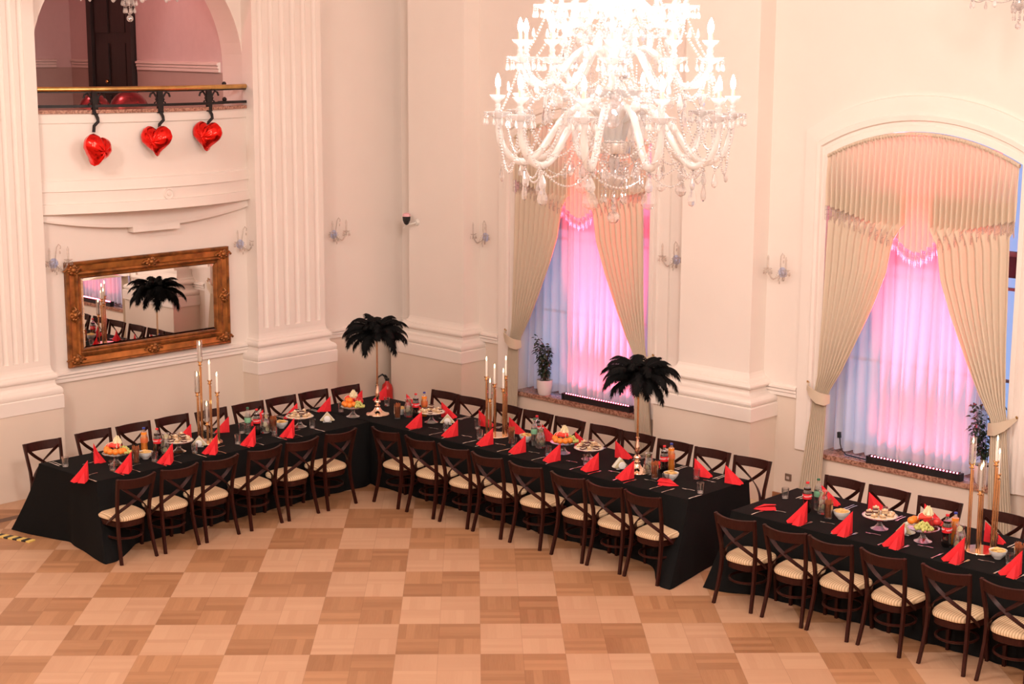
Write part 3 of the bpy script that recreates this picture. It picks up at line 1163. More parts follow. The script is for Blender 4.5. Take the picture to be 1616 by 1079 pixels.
t = thing('wall_camera', 'small black device on a swivel bracket high on the corner pilaster', 'camera', (0.62, -0.29, 2.78), 0)
mb = MB()
mb.lathe([(0.0, 0.03), (0.03, 0.028), (0.045, 0.01), (0.05, 0.0)], 14, mat=Matrix.Rotation(PI / 2, 4, 'X'))
mb.tube([(0, -.02, 0), (-.03, -.08, -.02), (-.06, -.12, -.02)], 0.012, 6)
obj('bracket', mb, 'plastic_white', t)
mb = MB()
mb.lathe([(0.012, -0.06), (0.03, -0.045), (0.05, 0.0), (0.055, 0.055)], 14, c=(-.07, -.13, 0.03))
obj('camera_body', mb, 'rubber', t)
mb = MB()
mb.lathe([(0.055, 0.0), (0.05, 0.035), (0.03, 0.045)], 14, c=(-.07, -.13, 0.085))
obj('camera_cap', mb, 'pink_doily', t)
mb = MB()
mb.tube([(-.07, -.13, -0.03), (-.10, -.14, -.07), (-.14, -.13, -.09), (-.12, -.12, -.05), (-.08, -.1, -.02)], 0.004, 5)
obj('cable', mb, 'plastic_white', t)


def outlet(loc, rz, lab):
    t = thing('wall_socket', lab, 'socket', loc, rz)
    mb = MB()
    mb.box((-0.04, -0.012, -0.04), (0.04, 0, 0.04))
    obj('cover_plate', mb, 'socket', t, smooth=False)
    mb = MB()
    mb.box((-0.02, -0.016, -0.022), (0.02, -0.012, 0.012))
    obj('socket_insert', mb, 'socket_in', t, smooth=False)


outlet((6.52, 0, 0.29), 0, 'small dark brown wall socket low on the wall left of the right-hand window')
outlet((0, -5.45, 0.34), PI / 2, 'dark wall socket behind the left end of the left table')

t = thing('fire_extinguisher', 'red fire extinguisher standing in the room corner behind the pilaster base', 'fire extinguisher', (0.25, -0.53, 0), 0.6)
mb = MB()
mb.lathe([(0.07, 0), (0.08, 0.02), (0.08, 0.45), (0.065, 0.51), (0.03, 0.545), (0.025, 0.57)], 20)
obj('cylinder', mb, 'red_paint', t)
mb = MB()
mb.lathe([(0.03, 0.57), (0.03, 0.60)], 12)
mb.strap([(0, -0.02, 0.60), (0.0, -0.12, 0.63)], 0.03, 0.012, (1, 0, 0))
mb.strap([(0, -0.02, 0.62), (0.0, -0.12, 0.67)], 0.03, 0.012, (1, 0, 0))
obj('valve_handle', mb, 'rubber', t)
mb = MB()
mb.tube([(0.0, 0.0, 0.60), (-0.06, -0.03, 0.66), (-0.12, -0.06, 0.62), (-0.13, -0.08, 0.5), (-0.115, -0.07, 0.3), (-0.10, -0.05, 0.16)], 0.014, 8)
obj('hose', mb, 'rubber', t)

t = thing('cable_cover', 'yellow and black striped cable cover lying on the floor left of the left table', 'cable cover', (0.95, -7.05, 0), 0.18)
mb = MB()
mb.strap([(-0.9, 0.02, 0.008), (-0.4, -0.03, 0.008), (0.0, 0.03, 0.008), (0.35, 0.0, 0.008), (0.8, 0.06, 0.008)], 0.09, 0.014, (0, 1, 0))
obj('striped_strip', mb, 'tape', t, smooth=False)

# ================================================================== CURTAINS
def lerp_tab(tab, z):
    if z >= tab[0][0]:
        return tab[0][1]
    for (z0, x0), (z1, x1) in zip(tab, tab[1:]):
        if z >= z1:
            t = (z - z1) / (z0 - z1)
            return x1 + (x0 - x1) * t
    return tab[-1][1]


IN_TAB = [(3.6, 0.03), (3.12, -0.26), (2.77, -0.32), (2.40, -0.46), (1.96, -0.66), (1.64, -0.815), (1.38, -0.97), (1.25, -0.985), (0.80, -0.99), (0.40, -1.01), (0.16, -1.0)]
OUT_TAB = [(3.6, -1.07), (3.3, -1.06), (2.2, -1.09), (1.55, -1.12), (1.38, -1.15), (1.25, -1.16), (0.88, -1.21), (0.25, -1.29), (0.16, -1.30)]


def side_curtain(c, s, where, zbot=0.17):
    t = thing('drape', 'cream drape tied back at the %s' % where, 'curtain', (c, 0, 0), 0, 'cream side drapes')
    mb = MB()
    npl = 9

    def fn(u, v):
        z = 3.62 + (zbot - 3.62) * v
        xi, xo = lerp_tab(IN_TAB, z), lerp_tab(OUT_TAB, z)
        x = xi + (xo - xi) * u
        wdt = abs(xo - xi)
        amp = 0.035 if wdt > 0.4 else 0.02 + 0.035 * wdt
        y = -0.055 - amp * (0.5 + 0.5 * math.cos(2 * PI * npl * u + 0.6 * math.sin(3 * v)))
        if z > 3.3:
            y = y * 0.55 + 0.03
        y -= 0.02 if z < 1.3 else 0
        zz = z + (0.012 * math.sin(2 * PI * npl * u) if v > 0.99 else 0) + (0.10 * (u - 0.5) if v > 0.99 else 0)
        return (s * x, y, zz)
    mb.grid(fn, npl * 10, 70)
    o = obj('drape_cloth', mb, 'curtain', t, angle=180)
    sol = o.modifiers.new('thick', 'SOLIDIFY')
    sol.thickness = 0.004
    mb = MB()
    path = [(-1.245, -0.065, 1.445), (-1.21, -0.13, 1.41), (-1.14, -0.16, 1.36), (-1.05, -0.165, 1.315), (-0.975, -0.14, 1.30), (-0.955, -0.07, 1.305)]
    mb.strap([(s * a, b, z) for a, b, z in path], [0.03, 0.06, 0.10, 0.13, 0.13, 0.10], 0.012, (0, 0, 1))
    tb = obj('tieback', mb, 'curtain', t, angle=60)
    mb = MB()
    mb.tube([(s * -1.245, 0.0, 1.45), (s * -1.245, -0.075, 1.45), (s * -1.245, -0.08, 1.47)], 0.010, 8)
    obj('tieback_hook', mb, 'brass', t)
    return t


def valance(c, where):
    t = thing('valance', 'gathered cream arched valance with a pointed hem over the %s' % where, 'valance', (c, 0, 0), 0, 'cream window valances')

    def hem(dx):
        a = abs(dx)
        tab = [(0, 3.015), (0.12, 3.06), (0.3, 3.20), (0.55, 3.30), (0.8, 3.37), (1.11, 3.43)]
        for (p, z0), (q, z1) in zip(tab, tab[1:]):
            if a <= q:
                return z0 + (z1 - z0) * (a - p) / (q - p)
        return 3.43
    npl = 34

    def fn(u, v):
        dx = -1.105 + 2.21 * u
        zt = arch_z(max(-1.1, min(1.1, dx))) - 0.012
        zb = hem(dx) + 0.012 * math.sin(2 * PI * npl * u)
        z = zt + (zb - zt) * v
        ph = 2 * PI * npl * u + 1.4 * math.sin(9 * u) + 0.5 * math.sin(5 * v + 11 * u)
        amp = 0.011 + 0.022 * min(1, v * 2)
        y = -0.035 - amp * math.cos(ph)
        if v < 0.04:
            y = -0.045 - 0.02 * math.cos(ph * 2.0)
        return (dx, y - 0.02, z)
    mb = MB()
    mb.grid(fn, npl * 10, 26)
    o = obj('valance_cloth', mb, 'curtain', t, angle=180)
    mb = MB()

    def gf(u, v):
        dx = -1.105 + 2.21 * u
        zt = arch_z(max(-1.1, min(1.1, dx))) - 0.005
        a = 2 * PI * v
        return (dx, -0.055 + 0.028 * math.cos(a) * (1 + .3 * math.sin(u * 420)), zt - 0.02 + 0.022 * math.sin(a))
    mb.grid(gf, 300, 8)
    obj('gathered_heading', mb, 'curtain', t, angle=180)
    mb = MB()
    nf = 300
    for k in range(nf):
        u = (k + 0.5) / nf
        x, y, z = fn(u, 1.0)
        dx = x
        L = 0.135 + 0.01 * math.sin(k * 1.9)
        mb.strap([(dx, y, z + 0.01), (dx + 0.002 * math.sin(k), y - 0.004, z - L * 0.5), (dx + 0.004 * math.sin(k * 2.3), y, z - L)], 0.0048, 0.0015, (1, 0, 0))
        mb.ball((dx + 0.004 * math.sin(k * 2.3), y, z - L - 0.004), 0.0036, 5, sz=1.5)
    for j in range(2):
        mb.grid(lambda u, v: (fn(u, 1.0)[0], fn(u, 1.0)[1], fn(u, 1.0)[2] - 0.035 - 0.05 * j - 0.008 * v), nf * 2, 1)
    obj('fringe', mb, 'fringe', t, angle=180)


def sheer(c, x0, x1, lab, seed, zb=0.70):
    rnd = random.Random(seed)
    wds = []
    n = int(abs(x1 - x0) / 0.115)
    edges = [0.0]
    for k in range(n):
        edges.append(edges[-1] + rnd.uniform(0.6, 1.5))
    edges = [e / edges[-1] for e in edges]

    def fn(u, v):
        z = 4.12 + (zb - 4.12) * v
        k = 0
        while k < n - 1 and u > edges[k + 1]:
            k += 1
        f = (u - edges[k]) / (edges[k + 1] - edges[k])
        x = x0 + (x1 - x0) * (u + 0.012 * math.sin(4 * v + 6 * u))
        amp = 0.022 + 0.022 * v
        y = 0.225 - amp * math.sin(PI * min(1, max(0, f))) ** 0.8 * 2
        zz = z - (0.015 * math.sin(PI * f) if v > 0.985 else 0)
        if abs(x - c) > 1.1:
            x = c + math.copysign(1.1, x - c)
        zz = min(zz, arch_z(x - c) - 0.01)
        return (x, y, zz)
    mb = MB()
    mb.grid(fn, n * 9, 26)
    return tag(obj('sheer_curtain', mb, 'sheer', None, angle=180), lab, 'curtain', 'white sheer curtains')


side_curtain(WC[0], 1, 'left side of the corner window')
side_curtain(WC[0], -1, 'right side of the corner window')
side_curtain(WC[1], 1, 'left side of the right-hand window')
side_curtain(WC[1], -1, 'right side of the right-hand window, at the photo edge')
valance(WC[0], 'corner window')
valance(WC[1], 'right-hand window')
sheer(WC[0], 2.26, 3.50, 'left half of the pink-lit sheer curtain behind the corner window plant', 3)
sheer(WC[0], 3.46, 4.38, 'right half of the pink-lit sheer curtain in the window nearest the corner', 4)
sheer(WC[1], 6.98, 7.84, 'left half of the sheer curtain in the right-hand window, bluish at its outer folds', 5)
sheer(WC[1], 7.80, 8.80, 'right half of the pink-lit sheer curtain in the right-hand window', 6)


# ---- LED bars on the sills, cables, plants
def led_bar(x0, x1, y, z, lab):
    t = thing('led_light_bar', lab, 'stage light', ((x0 + x1) / 2, y, z), 0, 'LED light bars')
    w = (x1 - x0) / 2
    mb = MB()
    mb.box((-w, -0.035, 0.0), (w, 0.035, 0.062))
    mb.box((-w, -0.035, 0.062), (w, -0.03, 0.078))
    mb.box((-w, 0.03, 0.062), (w, 0.035, 0.078))
    for s in (-1, 1):
        mb.box((s * w - 0.012, -0.042, 0), (s * w + 0.012, 0.042, 0.082))
    obj('housing', mb, 'black_metal', t, smooth=False)
    mb = MB()
    n = 27
    for k in range(n):
        mb.ball((-w + 0.04 + (2 * w - 0.08) * k / (n - 1), -0.008, 0.080), 0.0095, 8, sz=0.7)
    obj('led_row', mb, 'led', t)
    L = lamp('led_beam', 'AREA', ((x0 + x1) / 2, y, z + 0.09), 250, (1.0, 0.035, 0.085), (2 * w - 0.06, 0.03), None)
    L.data.spread = math.radians(20)
    L.rotation_euler = (PI - 0.03, 0, 0)      # beams point straight up the curtain
    L2 = lamp('led_spill', 'AREA', ((x0 + x1) / 2, y - 0.02, z + 0.085), 2.2, (1.0, 0.09, 0.18), (2 * w - 0.06, 0.02), None)
    L2.rotation_euler = (PI + 0.5, 0, 0)
    L3 = lamp('led_wash', 'AREA', ((x0 + x1) / 2, y + 0.005, z + 0.088), 14, (1.0, 0.045, 0.09), (2 * w - 0.06, 0.02), None)
    L3.data.spread = math.radians(80)
    L3.rotation_euler = (PI - 0.30, 0, 0)
    return t


led_bar(3.03, 4.14, 0.045, 0.655, 'black LED bar with glowing red diodes on the sill of the corner window')
led_bar(7.545, 8.65, 0.01, 0.655, 'black LED bar with glowing red diodes on the sill of the right-hand window')

t = thing('power_cable', 'black power cable with plug running down onto the right-hand window sill', 'cable', (7.05, 0.1, 0.655))
mb = MB()
mb.tube([(0.06, 0.0, 0.20), (0.07, 0.0, 0.12), (0.10, -0.01, 0.05), (0.17, -0.02, 0.012), (0.30, -0.03, 0.010), (0.42, -0.05, 0.012), (0.485, -0.07, 0.03)], 0.007, 6)
obj('cord', mb, 'rubber', t)
mb = MB()
mb.strap([(0.055, 0.0, 0.185), (0.05, 0.0, 0.25)], 0.035, 0.03, (1, 0, 0))
obj('plug', mb, 'rubber', t, smooth=False)
t = thing('power_cable', 'coiled black cable and box on the corner window sill beside the LED bar', 'cable', (4.25, 0.09, 0.655))
mb = MB()
mb.tube([(-0.09, -0.02, 0.03)] + [(0.03 + 0.07 * math.cos(a * .6), -0.01 + 0.05 * math.sin(a * .6), 0.01 + 0.002 * a) for a in range(0, 22)], 0.006, 6)
obj('cord', mb, 'rubber', t)
mb = MB()
mb.box((-0.06, 0.06, 0.0), (0.07, 0.12, 0.06))
obj('adapter_box', mb, 'rubber', t, smooth=False)


def plant(loc, H, lab, seed, spread=0.12):
    rnd = random.Random(seed)
    t = thing('potted_ficus', lab, 'plant', loc, 0, 'potted plants on the window sills')
    mb = MB()
    mb.lathe([(0.0, 0.0), (0.075, 0.0), (0.088, 0.02), (0.100, 0.10), (0.105, 0.18), (0.108, 0.20), (0.100, 0.20), (0.096, 0.17), (0.0, 0.17)], 28)
    obj('pot', mb, 'pot', t)
    mb = MB()
    mb.lathe([(0.0, 0.178), (0.095, 0.175)], 20, cap=False)
    obj('soil', mb, 'soil', t)
    ms, ml = MB(), MB()
    for s in range(9):
        a = rnd.uniform(0, 2 * PI)
        top = rnd.uniform(0.65, 1.0) * H
        lean = rnd.uniform(0.2, 1.0) * spread
        pts = []
        for k in range(8):
            f = k / 7
            pts.append((0.02 * math.cos(a) + lean * math.cos(a) * f ** 1.3, 0.02 * math.sin(a) + lean * math.sin(a) * f ** 1.3, 0.17 + (top - 0.17) * f))
        ms.tube(pts, [0.005 - 0.0035 * k / 7 for k in range(8)], 5)
        for k in range(34):
            f = 0.18 + 0.82 * k / 33
            i = min(6, int(f * 7))
            g = f * 7 - i
            p = Vector(pts[i]).lerp(Vector(pts[i + 1]), g)
            b = rnd.uniform(0, 2 * PI)
            L = rnd.uniform(0.045, 0.075)
            dr = Vector((math.cos(b), math.sin(b), rnd.uniform(-0.7, 0.6))).normalized()
            sd = dr.cross(Vector((0, 0, 1))).normalized()
            sd = (sd + Vector((0, 0, rnd.uniform(-0.5, 0.5)))).normalized()
            base = p + dr * rnd.uniform(0.0, 0.03)
            w = L * 0.27
            dn = Vector((0, 0, -0.012))
            vs = [base, base + dr * L * 0.35 + sd * w, base + dr * L * 0.35 - sd * w, base + dr * L * 0.72 + sd * w * 0.75 + dn, base + dr * L * 0.72 - sd * w * 0.75 + dn, base + dr * L + dn * 2.2, base + dr * L * .5 + dn * -0.35]
            ml.add(vs, [(0, 1, 6), (0, 6, 2), (1, 3, 6), (2, 6, 4), (3, 5, 6), (4, 6, 5)])
    obj('stems', ms, 'stem', t)
    obj('foliage', ml, 'leaf', t, smooth=False)


plant((2.67, 0.06, 0.655), 0.80, 'bushy ficus in a white pot on the left end of the corner window sill', 11, 0.13)
plant((8.86, 0.10, 0.655), 0.95, 'taller ficus in a white pot on the right-hand window sill behind the candelabrum', 12, 0.20)

# ================================================================== TABLECLOTHS
TZ = 0.76


def lerp2(a, b, t):
    return (a[0] + (b[0] - a[0]) * t, a[1] + (b[1] - a[1]) * t)


def sstep(x):
    x = min(1.0, max(0.0, x))
    return x * x * (3 - 2 * x)


def tablecloth(top, bot, sides, label, seed=1, amp=0.012):
    """top/bot: corner lists (counter-clockwise) on the table edge / on the floor; sides: which edges hang (True) or butt (False)"""
    rnd = random.Random(seed)
    per_t, per_b, am, nr, quick = [], [], [], [], []
    n = len(top)
    for i in range(n):
        a, b = top[i], top[(i + 1) % n]
        c, d = bot[i], bot[(i + 1) % n]
        L = math.hypot(b[0] - a[0], b[1] - a[1])
        seg = max(6, int(L / 0.035))
        nx, ny = (b[1] - a[1]) / L, -(b[0] - a[0]) / L
        for k in range(seg):
            t = k / seg
            per_t.append(lerp2(a, b, t))
            # skirt flares to the corner points only near the corners
            fl = -0.16 if sides[i] == 2 else 0.018
            base = (per_t[-1][0] + nx * fl, per_t[-1][1] + ny * fl)
            w0 = sstep(1.2 - t * L / 0.40)
            w1 = sstep(1.2 - (1 - t) * L / 0.40)
            bx = base[0] + (c[0] - (a[0] + nx * fl)) * w0 + (d[0] - (b[0] + nx * fl)) * w1
            by = base[1] + (c[1] - (a[1] + ny * fl)) * w0 + (d[1] - (b[1] + ny * fl)) * w1
            hang = sides[i]
            per_b.append((bx, by) if hang else per_t[-1])
            s = t * L
            r = math.sin(s * 17 + seed * 1.3 + i) + 0.5 * math.sin(s * 29 + 2 * i + seed)
            am.append((r * amp * (1 - 0.6 * max(w0, w1))) if hang == 1 else (r * 0.008 if hang else 0))
            nr.append((nx, ny))
            quick.append(hang == 2 and max(w0, w1) < 0.05)
    N_ = len(per_t)
    cx = sum(p[0] for p in top) / n
    cy = sum(p[1] for p in top) / n
    mb = MB()
    vs = []
    levels = 16
    for j in range(levels + 1):
        v = j / levels
        z = (TZ - 0.003) * (1 - v) + 0.003 * v
        f = v ** 1.25
        for k in range(N_):
            f = min(1, v * 4) if quick[k] else v ** 1.25
            x = per_t[k][0] + (per_b[k][0] - per_t[k][0]) * f + nr[k][0] * am[k] * v
            y = per_t[k][1] + (per_b[k][1] - per_t[k][1]) * f + nr[k][1] * am[k] * v
            vs.append((x, y, z))
    fs = []
    for j in range(levels):
        for k in range(N_):
            k2 = (k + 1) % N_
            fs.append((j * N_ + k, (j + 1) * N_ + k, (j + 1) * N_ + k2, j * N_ + k2))
    # rounded edge and flat top
    ins = []
    for q, (off, dz) in enumerate(((0.006, 0.0), (0.02, 0.003))):
        for k in range(N_):
            ins.append((per_t[k][0] - nr[k][0] * off, per_t[k][1] - nr[k][1] * off, TZ - 0.001 if q else TZ - 0.0018))
    o = len(vs)
    vs += ins
    for k in range(N_):
        k2 = (k + 1) % N_
        fs.append((k, k2, o + k2, o + k))
        fs.append((o + k, o + k2, o + N_ + k2, o + N_ + k))
    fs.append(tuple(o + N_ + k for k in range(N_)))
    mb.add(vs, fs)
    return tag(obj('tablecloth', mb, 'black_cloth', None, angle=50), label, 'tablecloth', 'black floor-length tablecloths')


tablecloth([(1.50, -6.60), (2.55, -6.56), (2.55, -2.88), (1.50, -2.88)],
           [(1.18, -6.78), (2.93, -6.72), (2.60, -2.95), (1.50, -2.88)], [1, 1, 0, 2],
           'long black tablecloth on the left table along the mirror wall', 2)
tablecloth([(1.50, -2.86), (7.25, -2.86), (7.25, -1.83), (1.50, -1.83)],
           [(1.50, -2.86), (7.43, -3.36), (7.32, -1.80), (1.50, -1.83)], [1, 1, 2, 2],
           'long black tablecloth on the middle table, its front corner trailing on the floor', 5)
tablecloth([(7.77, -2.86), (12.3, -2.86), (12.3, -1.74), (7.77, -1.74)],
           [(7.62, -3.08), (12.4, -2.95), (12.3, -1.7), (7.72, -1.74)], [1, 0, 2, 1],
           'black tablecloth on the separate right-hand table below the right window', 8)


# ================================================================== CHAIRS
def smooth3(pts, sub=4):
    P = [Vector(p) for p in pts]
    out = []
    for i in range(len(P) - 1):
        p0, p1, p2, p3 = P[max(0, i - 1)], P[i], P[i + 1], P[min(len(P) - 1, i + 2)]
        for k in range(sub):
            t = k / sub
            out.append(0.5 * ((2 * p1) + (p2 - p0) * t + (2 * p0 - 5 * p1 + 4 * p2 - p3) * t * t + (3 * p1 - p0 - 3 * p2 + p3) * t ** 3))
    out.append(P[-1])
    return out


def chair_meshes():
    P = []
    wood = 'chair_wood'

    def rear(s):
        mb = MB()
        pts = [(s * 0.208, -0.285, 0.0), (s * 0.196, -0.245, 0.16), (s * 0.186, -0.215, 0.32), (s * 0.183, -0.205, 0.45), (s * 0.190, -0.215, 0.58), (s * 0.204, -0.25, 0.74), (s * 0.214, -0.285, 0.885)]
        mb.strap(pts, [0.030, 0.032, 0.034, 0.036, 0.034, 0.032, 0.030], 0.026, (0, 1, 0))
        return mb.mesh('back_post', wood, angle=50)

    def front(s):
        mb = MB()
        mb.strap([(s * 0.185, 0.175, 0.0), (s * 0.178, 0.160, 0.25), (s * 0.172, 0.150, 0.38)], [0.026, 0.032, 0.036], 0.032, (1, 0, 0))
        return mb.mesh('leg', wood, angle=50)
    for s in (-1, 1):
        P.append(('back_post', rear(s)))
    for s in (-1, 1):
        P.append(('leg', front(s)))
    # curved top rail
    mb = MB()
    pts = []
    for k in range(13):
        t = -1 + 2 * k / 12
        pts.append((0.208 * t, -0.272 - 0.062 * (1 - t * t), 0.835 - 0.010 * (1 - t * t)))
    mb.strap(pts, 0.098, 0.020, (0, -0.22, 1))
    P.append(('top_rail', mb.mesh('top_rail', wood, angle=50)))
    # crossed bentwood slats that sweep down to the sides of the seat
    for s in (-1, 1):
        mb = MB()
        pts = []
        for (px_, py_, pz_) in smooth3([(0.186, -0.262, 0.815), (0.10, -0.285, 0.735), (0.0, -0.285, 0.655), (-0.09, -0.25, 0.585), (-0.165, -0.185, 0.51), (-0.207, -0.115, 0.435), (-0.215, -0.06, 0.385)], 4):
            pts.append((s * px_, py_ + s * 0.006, pz_))
        mb.strap(pts, 0.034, 0.011, (s * 0.55, 0.25, 0.8))
        P.append(('cross_slat', mb.mesh('cross_slat', wood, angle=50)))
    # seat frame (bentwood ring, rounded trapezoid) and cushion

    def outline(k, n, gr=0.0):
        a = 2 * PI * k / n
        ca, sa = math.cos(a), math.sin(a)
        p = 0.62
        x = math.copysign(abs(ca) ** p, ca)
        y = math.copysign(abs(sa) ** p, sa)
        wd = 0.190 + 0.022 * y
        return (x * (wd + gr), -0.018 + y * (0.203 + gr))
    n = 40

    def ringstack(levels, mat, cap_top=True):
        mb = MB()
        vs = []
        for gr, z in levels:
            for k in range(n):
                x, y = outline(k, n, gr)
                vs.append((x, y, z))
        fs = []
        for j in range(len(levels) - 1):
            for k in range(n):
                k2 = (k + 1) % n
                fs.append((j * n + k, j * n + k2, (j + 1) * n + k2, (j + 1) * n + k))
        fs.append(tuple(range(n))[::-1])
        fs.append(tuple((len(levels) - 1) * n + k for k in range(n)))
        mb.add(vs, fs)
        return mb.mesh('x', mat, angle=45)
    me = ringstack([(-0.012, 0.352), (-0.004, 0.357), (0.0, 0.412), (-0.01, 0.417)], wood)
    me.name = 'seat_frame'
    P.append(('seat_frame', me))
    me = ringstack([(-0.006, 0.414), (0.010, 0.424), (0.014, 0.442), (0.006, 0.459), (-0.018, 0.471), (-0.08, 0.477)], 'seat')
    me.name = 'seat'
    P.append(('seat', me))
    mb = MB()
    pts = []
    for k in range(28):
        a = 2 * PI * k / 28
        pts.append((0.172 * math.cos(a), -0.03 + 0.185 * math.sin(a), 0.235))
    mb.tube(pts, 0.013, 6, closed=True)
    P.append(('stretcher', mb.mesh('stretcher', wood)))
    return P


CH = chair_meshes()


def chair(x, y, rz, label, group):
    return clones('dining_chair', CH, label, 'chair', (x, y, 0), rz, group)


jr = random.Random(5)
T1F = [-6.418, -5.90, -5.388, -4.81, -4.296, -3.745]
T1B = [-6.33, -5.684, -5.17, -4.648, -4.122, -3.606, -3.112, -2.616, -2.144]
T2F = [3.363, 3.911, 4.442, 4.96, 5.506, 6.10, 6.578, 7.07]
T2B = [2.41, 2.888, 3.478, 3.984, 4.482, 5.034, 5.508, 6.034, 6.536, 7.06]
T3F = [8.156, 8.696, 9.183, 9.714, 10.30, 10.83]
T3B = [8.171, 8.68, 9.248, 9.894]
for k, y in enumerate(T1F):
    chair(3.06 - 0.285, y, PI / 2 + jr.uniform(-.02, .02), 'dark cross-back chair, %s along the dance floor side of the left table' % ORD[k], 'chairs on the dance floor side of the left table')
XB = [1.10, 1.083, 1.10, 1.098, 1.134, 1.155, 1.173, 1.188, 1.258]
for k, y in enumerate(T1B):
    chair(XB[k] + 0.285, y, -PI / 2 + jr.uniform(-.02, .02), 'dark cross-back chair, %s in the row between the left wall and left table' % ORD[k], 'chairs on the wall side of the left table')
for k, x in enumerate(T2F):
    chair(x, -3.352 + 0.285, math.radians([-1, 2, 2, 0, 2, 0, 2, 0][k]), 'dark cross-back chair, %s along the dance floor side of the middle table' % ORD[k], 'chairs on the dance floor side of the middle table')
for k, x in enumerate(T2B):
    chair(x, -1.472 - 0.285, PI + math.radians([3, 3, -2, 2, 1, 2, 2, 4, 3, 4][k]), 'dark cross-back chair, %s in the row between window wall and middle table' % ORD[k], 'chairs on the wall side of the middle table')
for k, x in enumerate(T3F):
    chair(x, -3.35 + 0.285, math.radians([1, 2, 0, -2, 0, 1][k]), 'dark cross-back chair with striped seat, %s along the near side of the right-hand table' % ORD[k], 'chairs on the near side of the right-hand table')
for k, x in enumerate(T3B):
    chair(x, -1.49 - 0.285, PI + math.radians([0, 0, 4, 0][k]), 'dark cross-back chair below the right window behind the right-hand table, %s from its left' % ORD[k], 'chairs on the wall side of the right-hand table')

# ================================================================== PLACE SETTINGS
def cutlery():
    def handle(mb, L0, L1, w):
        mb.strap([(0, L0, 0.004), (0, (L0 + L1) / 2, 0.006), (0, L1, 0.004)], [w, w * 0.75, w * 0.5], 0.003, (1, 0, 0))
    kn = MB()
    handle(kn, -0.105, -0.01, 0.017)
    kn.strap([(0, -0.012, 0.004), (0.001, 0.05, 0.004), (0.003, 0.105, 0.003)], [0.011, 0.019, 0.007], 0.002, (1, 0, 0))
    fk = MB()
    handle(fk, -0.10, 0.03, 0.016)
    fk.strap([(0, 0.03, 0.004), (0, 0.05, 0.003), (0, 0.062, 0.003)], [0.008, 0.022, 0.024], 0.002, (1, 0, 0))
    for q in (-0.0095, -0.0032, 0.0032, 0.0095):
        fk.strap([(q, 0.06, 0.003), (q, 0.08, 0.003), (q, 0.10, 0.006)], [0.0042, 0.0036, 0.0025], 0.002, (1, 0, 0))
    df = MB()
    handle(df, -0.075, 0.015, 0.011)
    df.strap([(0, 0.015, 0.004), (0, 0.03, 0.003), (0, 0.04, 0.003)], [0.006, 0.020, 0.021], 0.002, (1, 0, 0))
    for q in (-0.0075, 0.0, 0.0075):
        df.strap([(q, 0.038, 0.003), (q, 0.07, 0.005)], [0.0042, 0.0025], 0.002, (1, 0, 0))
    return kn.mesh('knife', 'steel'), fk.mesh('fork', 'steel'), df.mesh('dessert_fork', 'steel')


KN, FK, DF = cutlery()
mb = MB()
mb.lathe([(0.0, 0.0), (0.030, 0.0), (0.033, 0.004), (0.037, 0.105), (0.0355, 0.105), (0.031, 0.016), (0.0, 0.014)], 20, cap=False)
TUMB = mb.mesh('tumbler', 'glass')


def item(name, me, x, y, rz, label, cat, group, z=TZ):
    return tag(put(name, me, None, (x, y, z), (0, 0, rz)), label, cat, group)


def napkin_mesh(a1, a2, L=0.185, H=0.19):
    mb = MB()
    for a, l in ((a1, L), (a2, L * 0.92)):
        sp = math.radians(13)
        p0 = (0.004 * math.cos(a + PI), 0.004 * math.sin(a + PI), 0)
        mid1 = (l * 0.5 * math.cos(a - sp * 1.3), l * 0.5 * math.sin(a - sp * 1.3), 0)
        mid2 = (l * 0.5 * math.cos(a + sp * 1.3), l * 0.5 * math.sin(a + sp * 1.3), 0)
        p1 = (l * math.cos(a - sp), l * math.sin(a - sp), 0)
        p2 = (l * math.cos(a + sp), l * math.sin(a + sp), 0)
        r1 = (l * .5 * math.cos(a), l * .5 * math.sin(a), H * 0.52)
        tip = (l * math.cos(a), l * math.sin(a), 0.003)
        ap = (0.0, 0.0, H)
        mb.add([p0, mid1, p1, tip, p2, mid2, ap, r1], [(0, 5, 4, 3, 2, 1), (0, 1, 6), (1, 2, 7), (1, 7, 6), (2, 3, 7), (3, 4, 7), (4, 5, 7), (5, 6, 7), (5, 0, 6)])
    return mb.mesh('napkin', 'napkin', smooth=False)


R = math.radians
NA = napkin_mesh(R(264), R(302), 0.185, 0.20)     # left table, dance floor side
NB = napkin_mesh(R(219), R(250), 0.19, 0.19)       # middle table, dance floor side
NC = napkin_mesh(R(222), R(264), 0.19, 0.21)       # right table, near side
ND = napkin_mesh(R(40), R(22), 0.19, 0.19)         # wall side rows
NE = napkin_mesh(R(226), R(205), 0.17, 0.19)       # left table, wall side
mb = MB()
mb.add([(-.10, -.05, 0.002), (.02, -.055, 0.002), (.11, 0.0, 0.002), (.02, .055, 0.002), (-.10, .05, 0.002), (-.095, -.03, 0.03), (0.0, -.035, 0.034), (.11, 0.0, 0.006), (0.0, .035, 0.034), (-.095, .03, 0.03)],
       [(4, 3, 2, 1, 0), (0, 1, 6, 5), (1, 2, 7, 6), (2, 3, 8, 7), (3, 4, 9, 8), (4, 0, 5, 9), (5, 6, 8, 9), (6, 7, 8)])
mb.add([(-.11, -.045, 0.036), (0.0, -.05, 0.038), (.10, -0.01, 0.012), (.0, .05, 0.05), (-.10, .04, 0.052)], [(0, 1, 2, 3, 4)])
NF = mb.mesh('napkin', 'napkin', smooth=False)


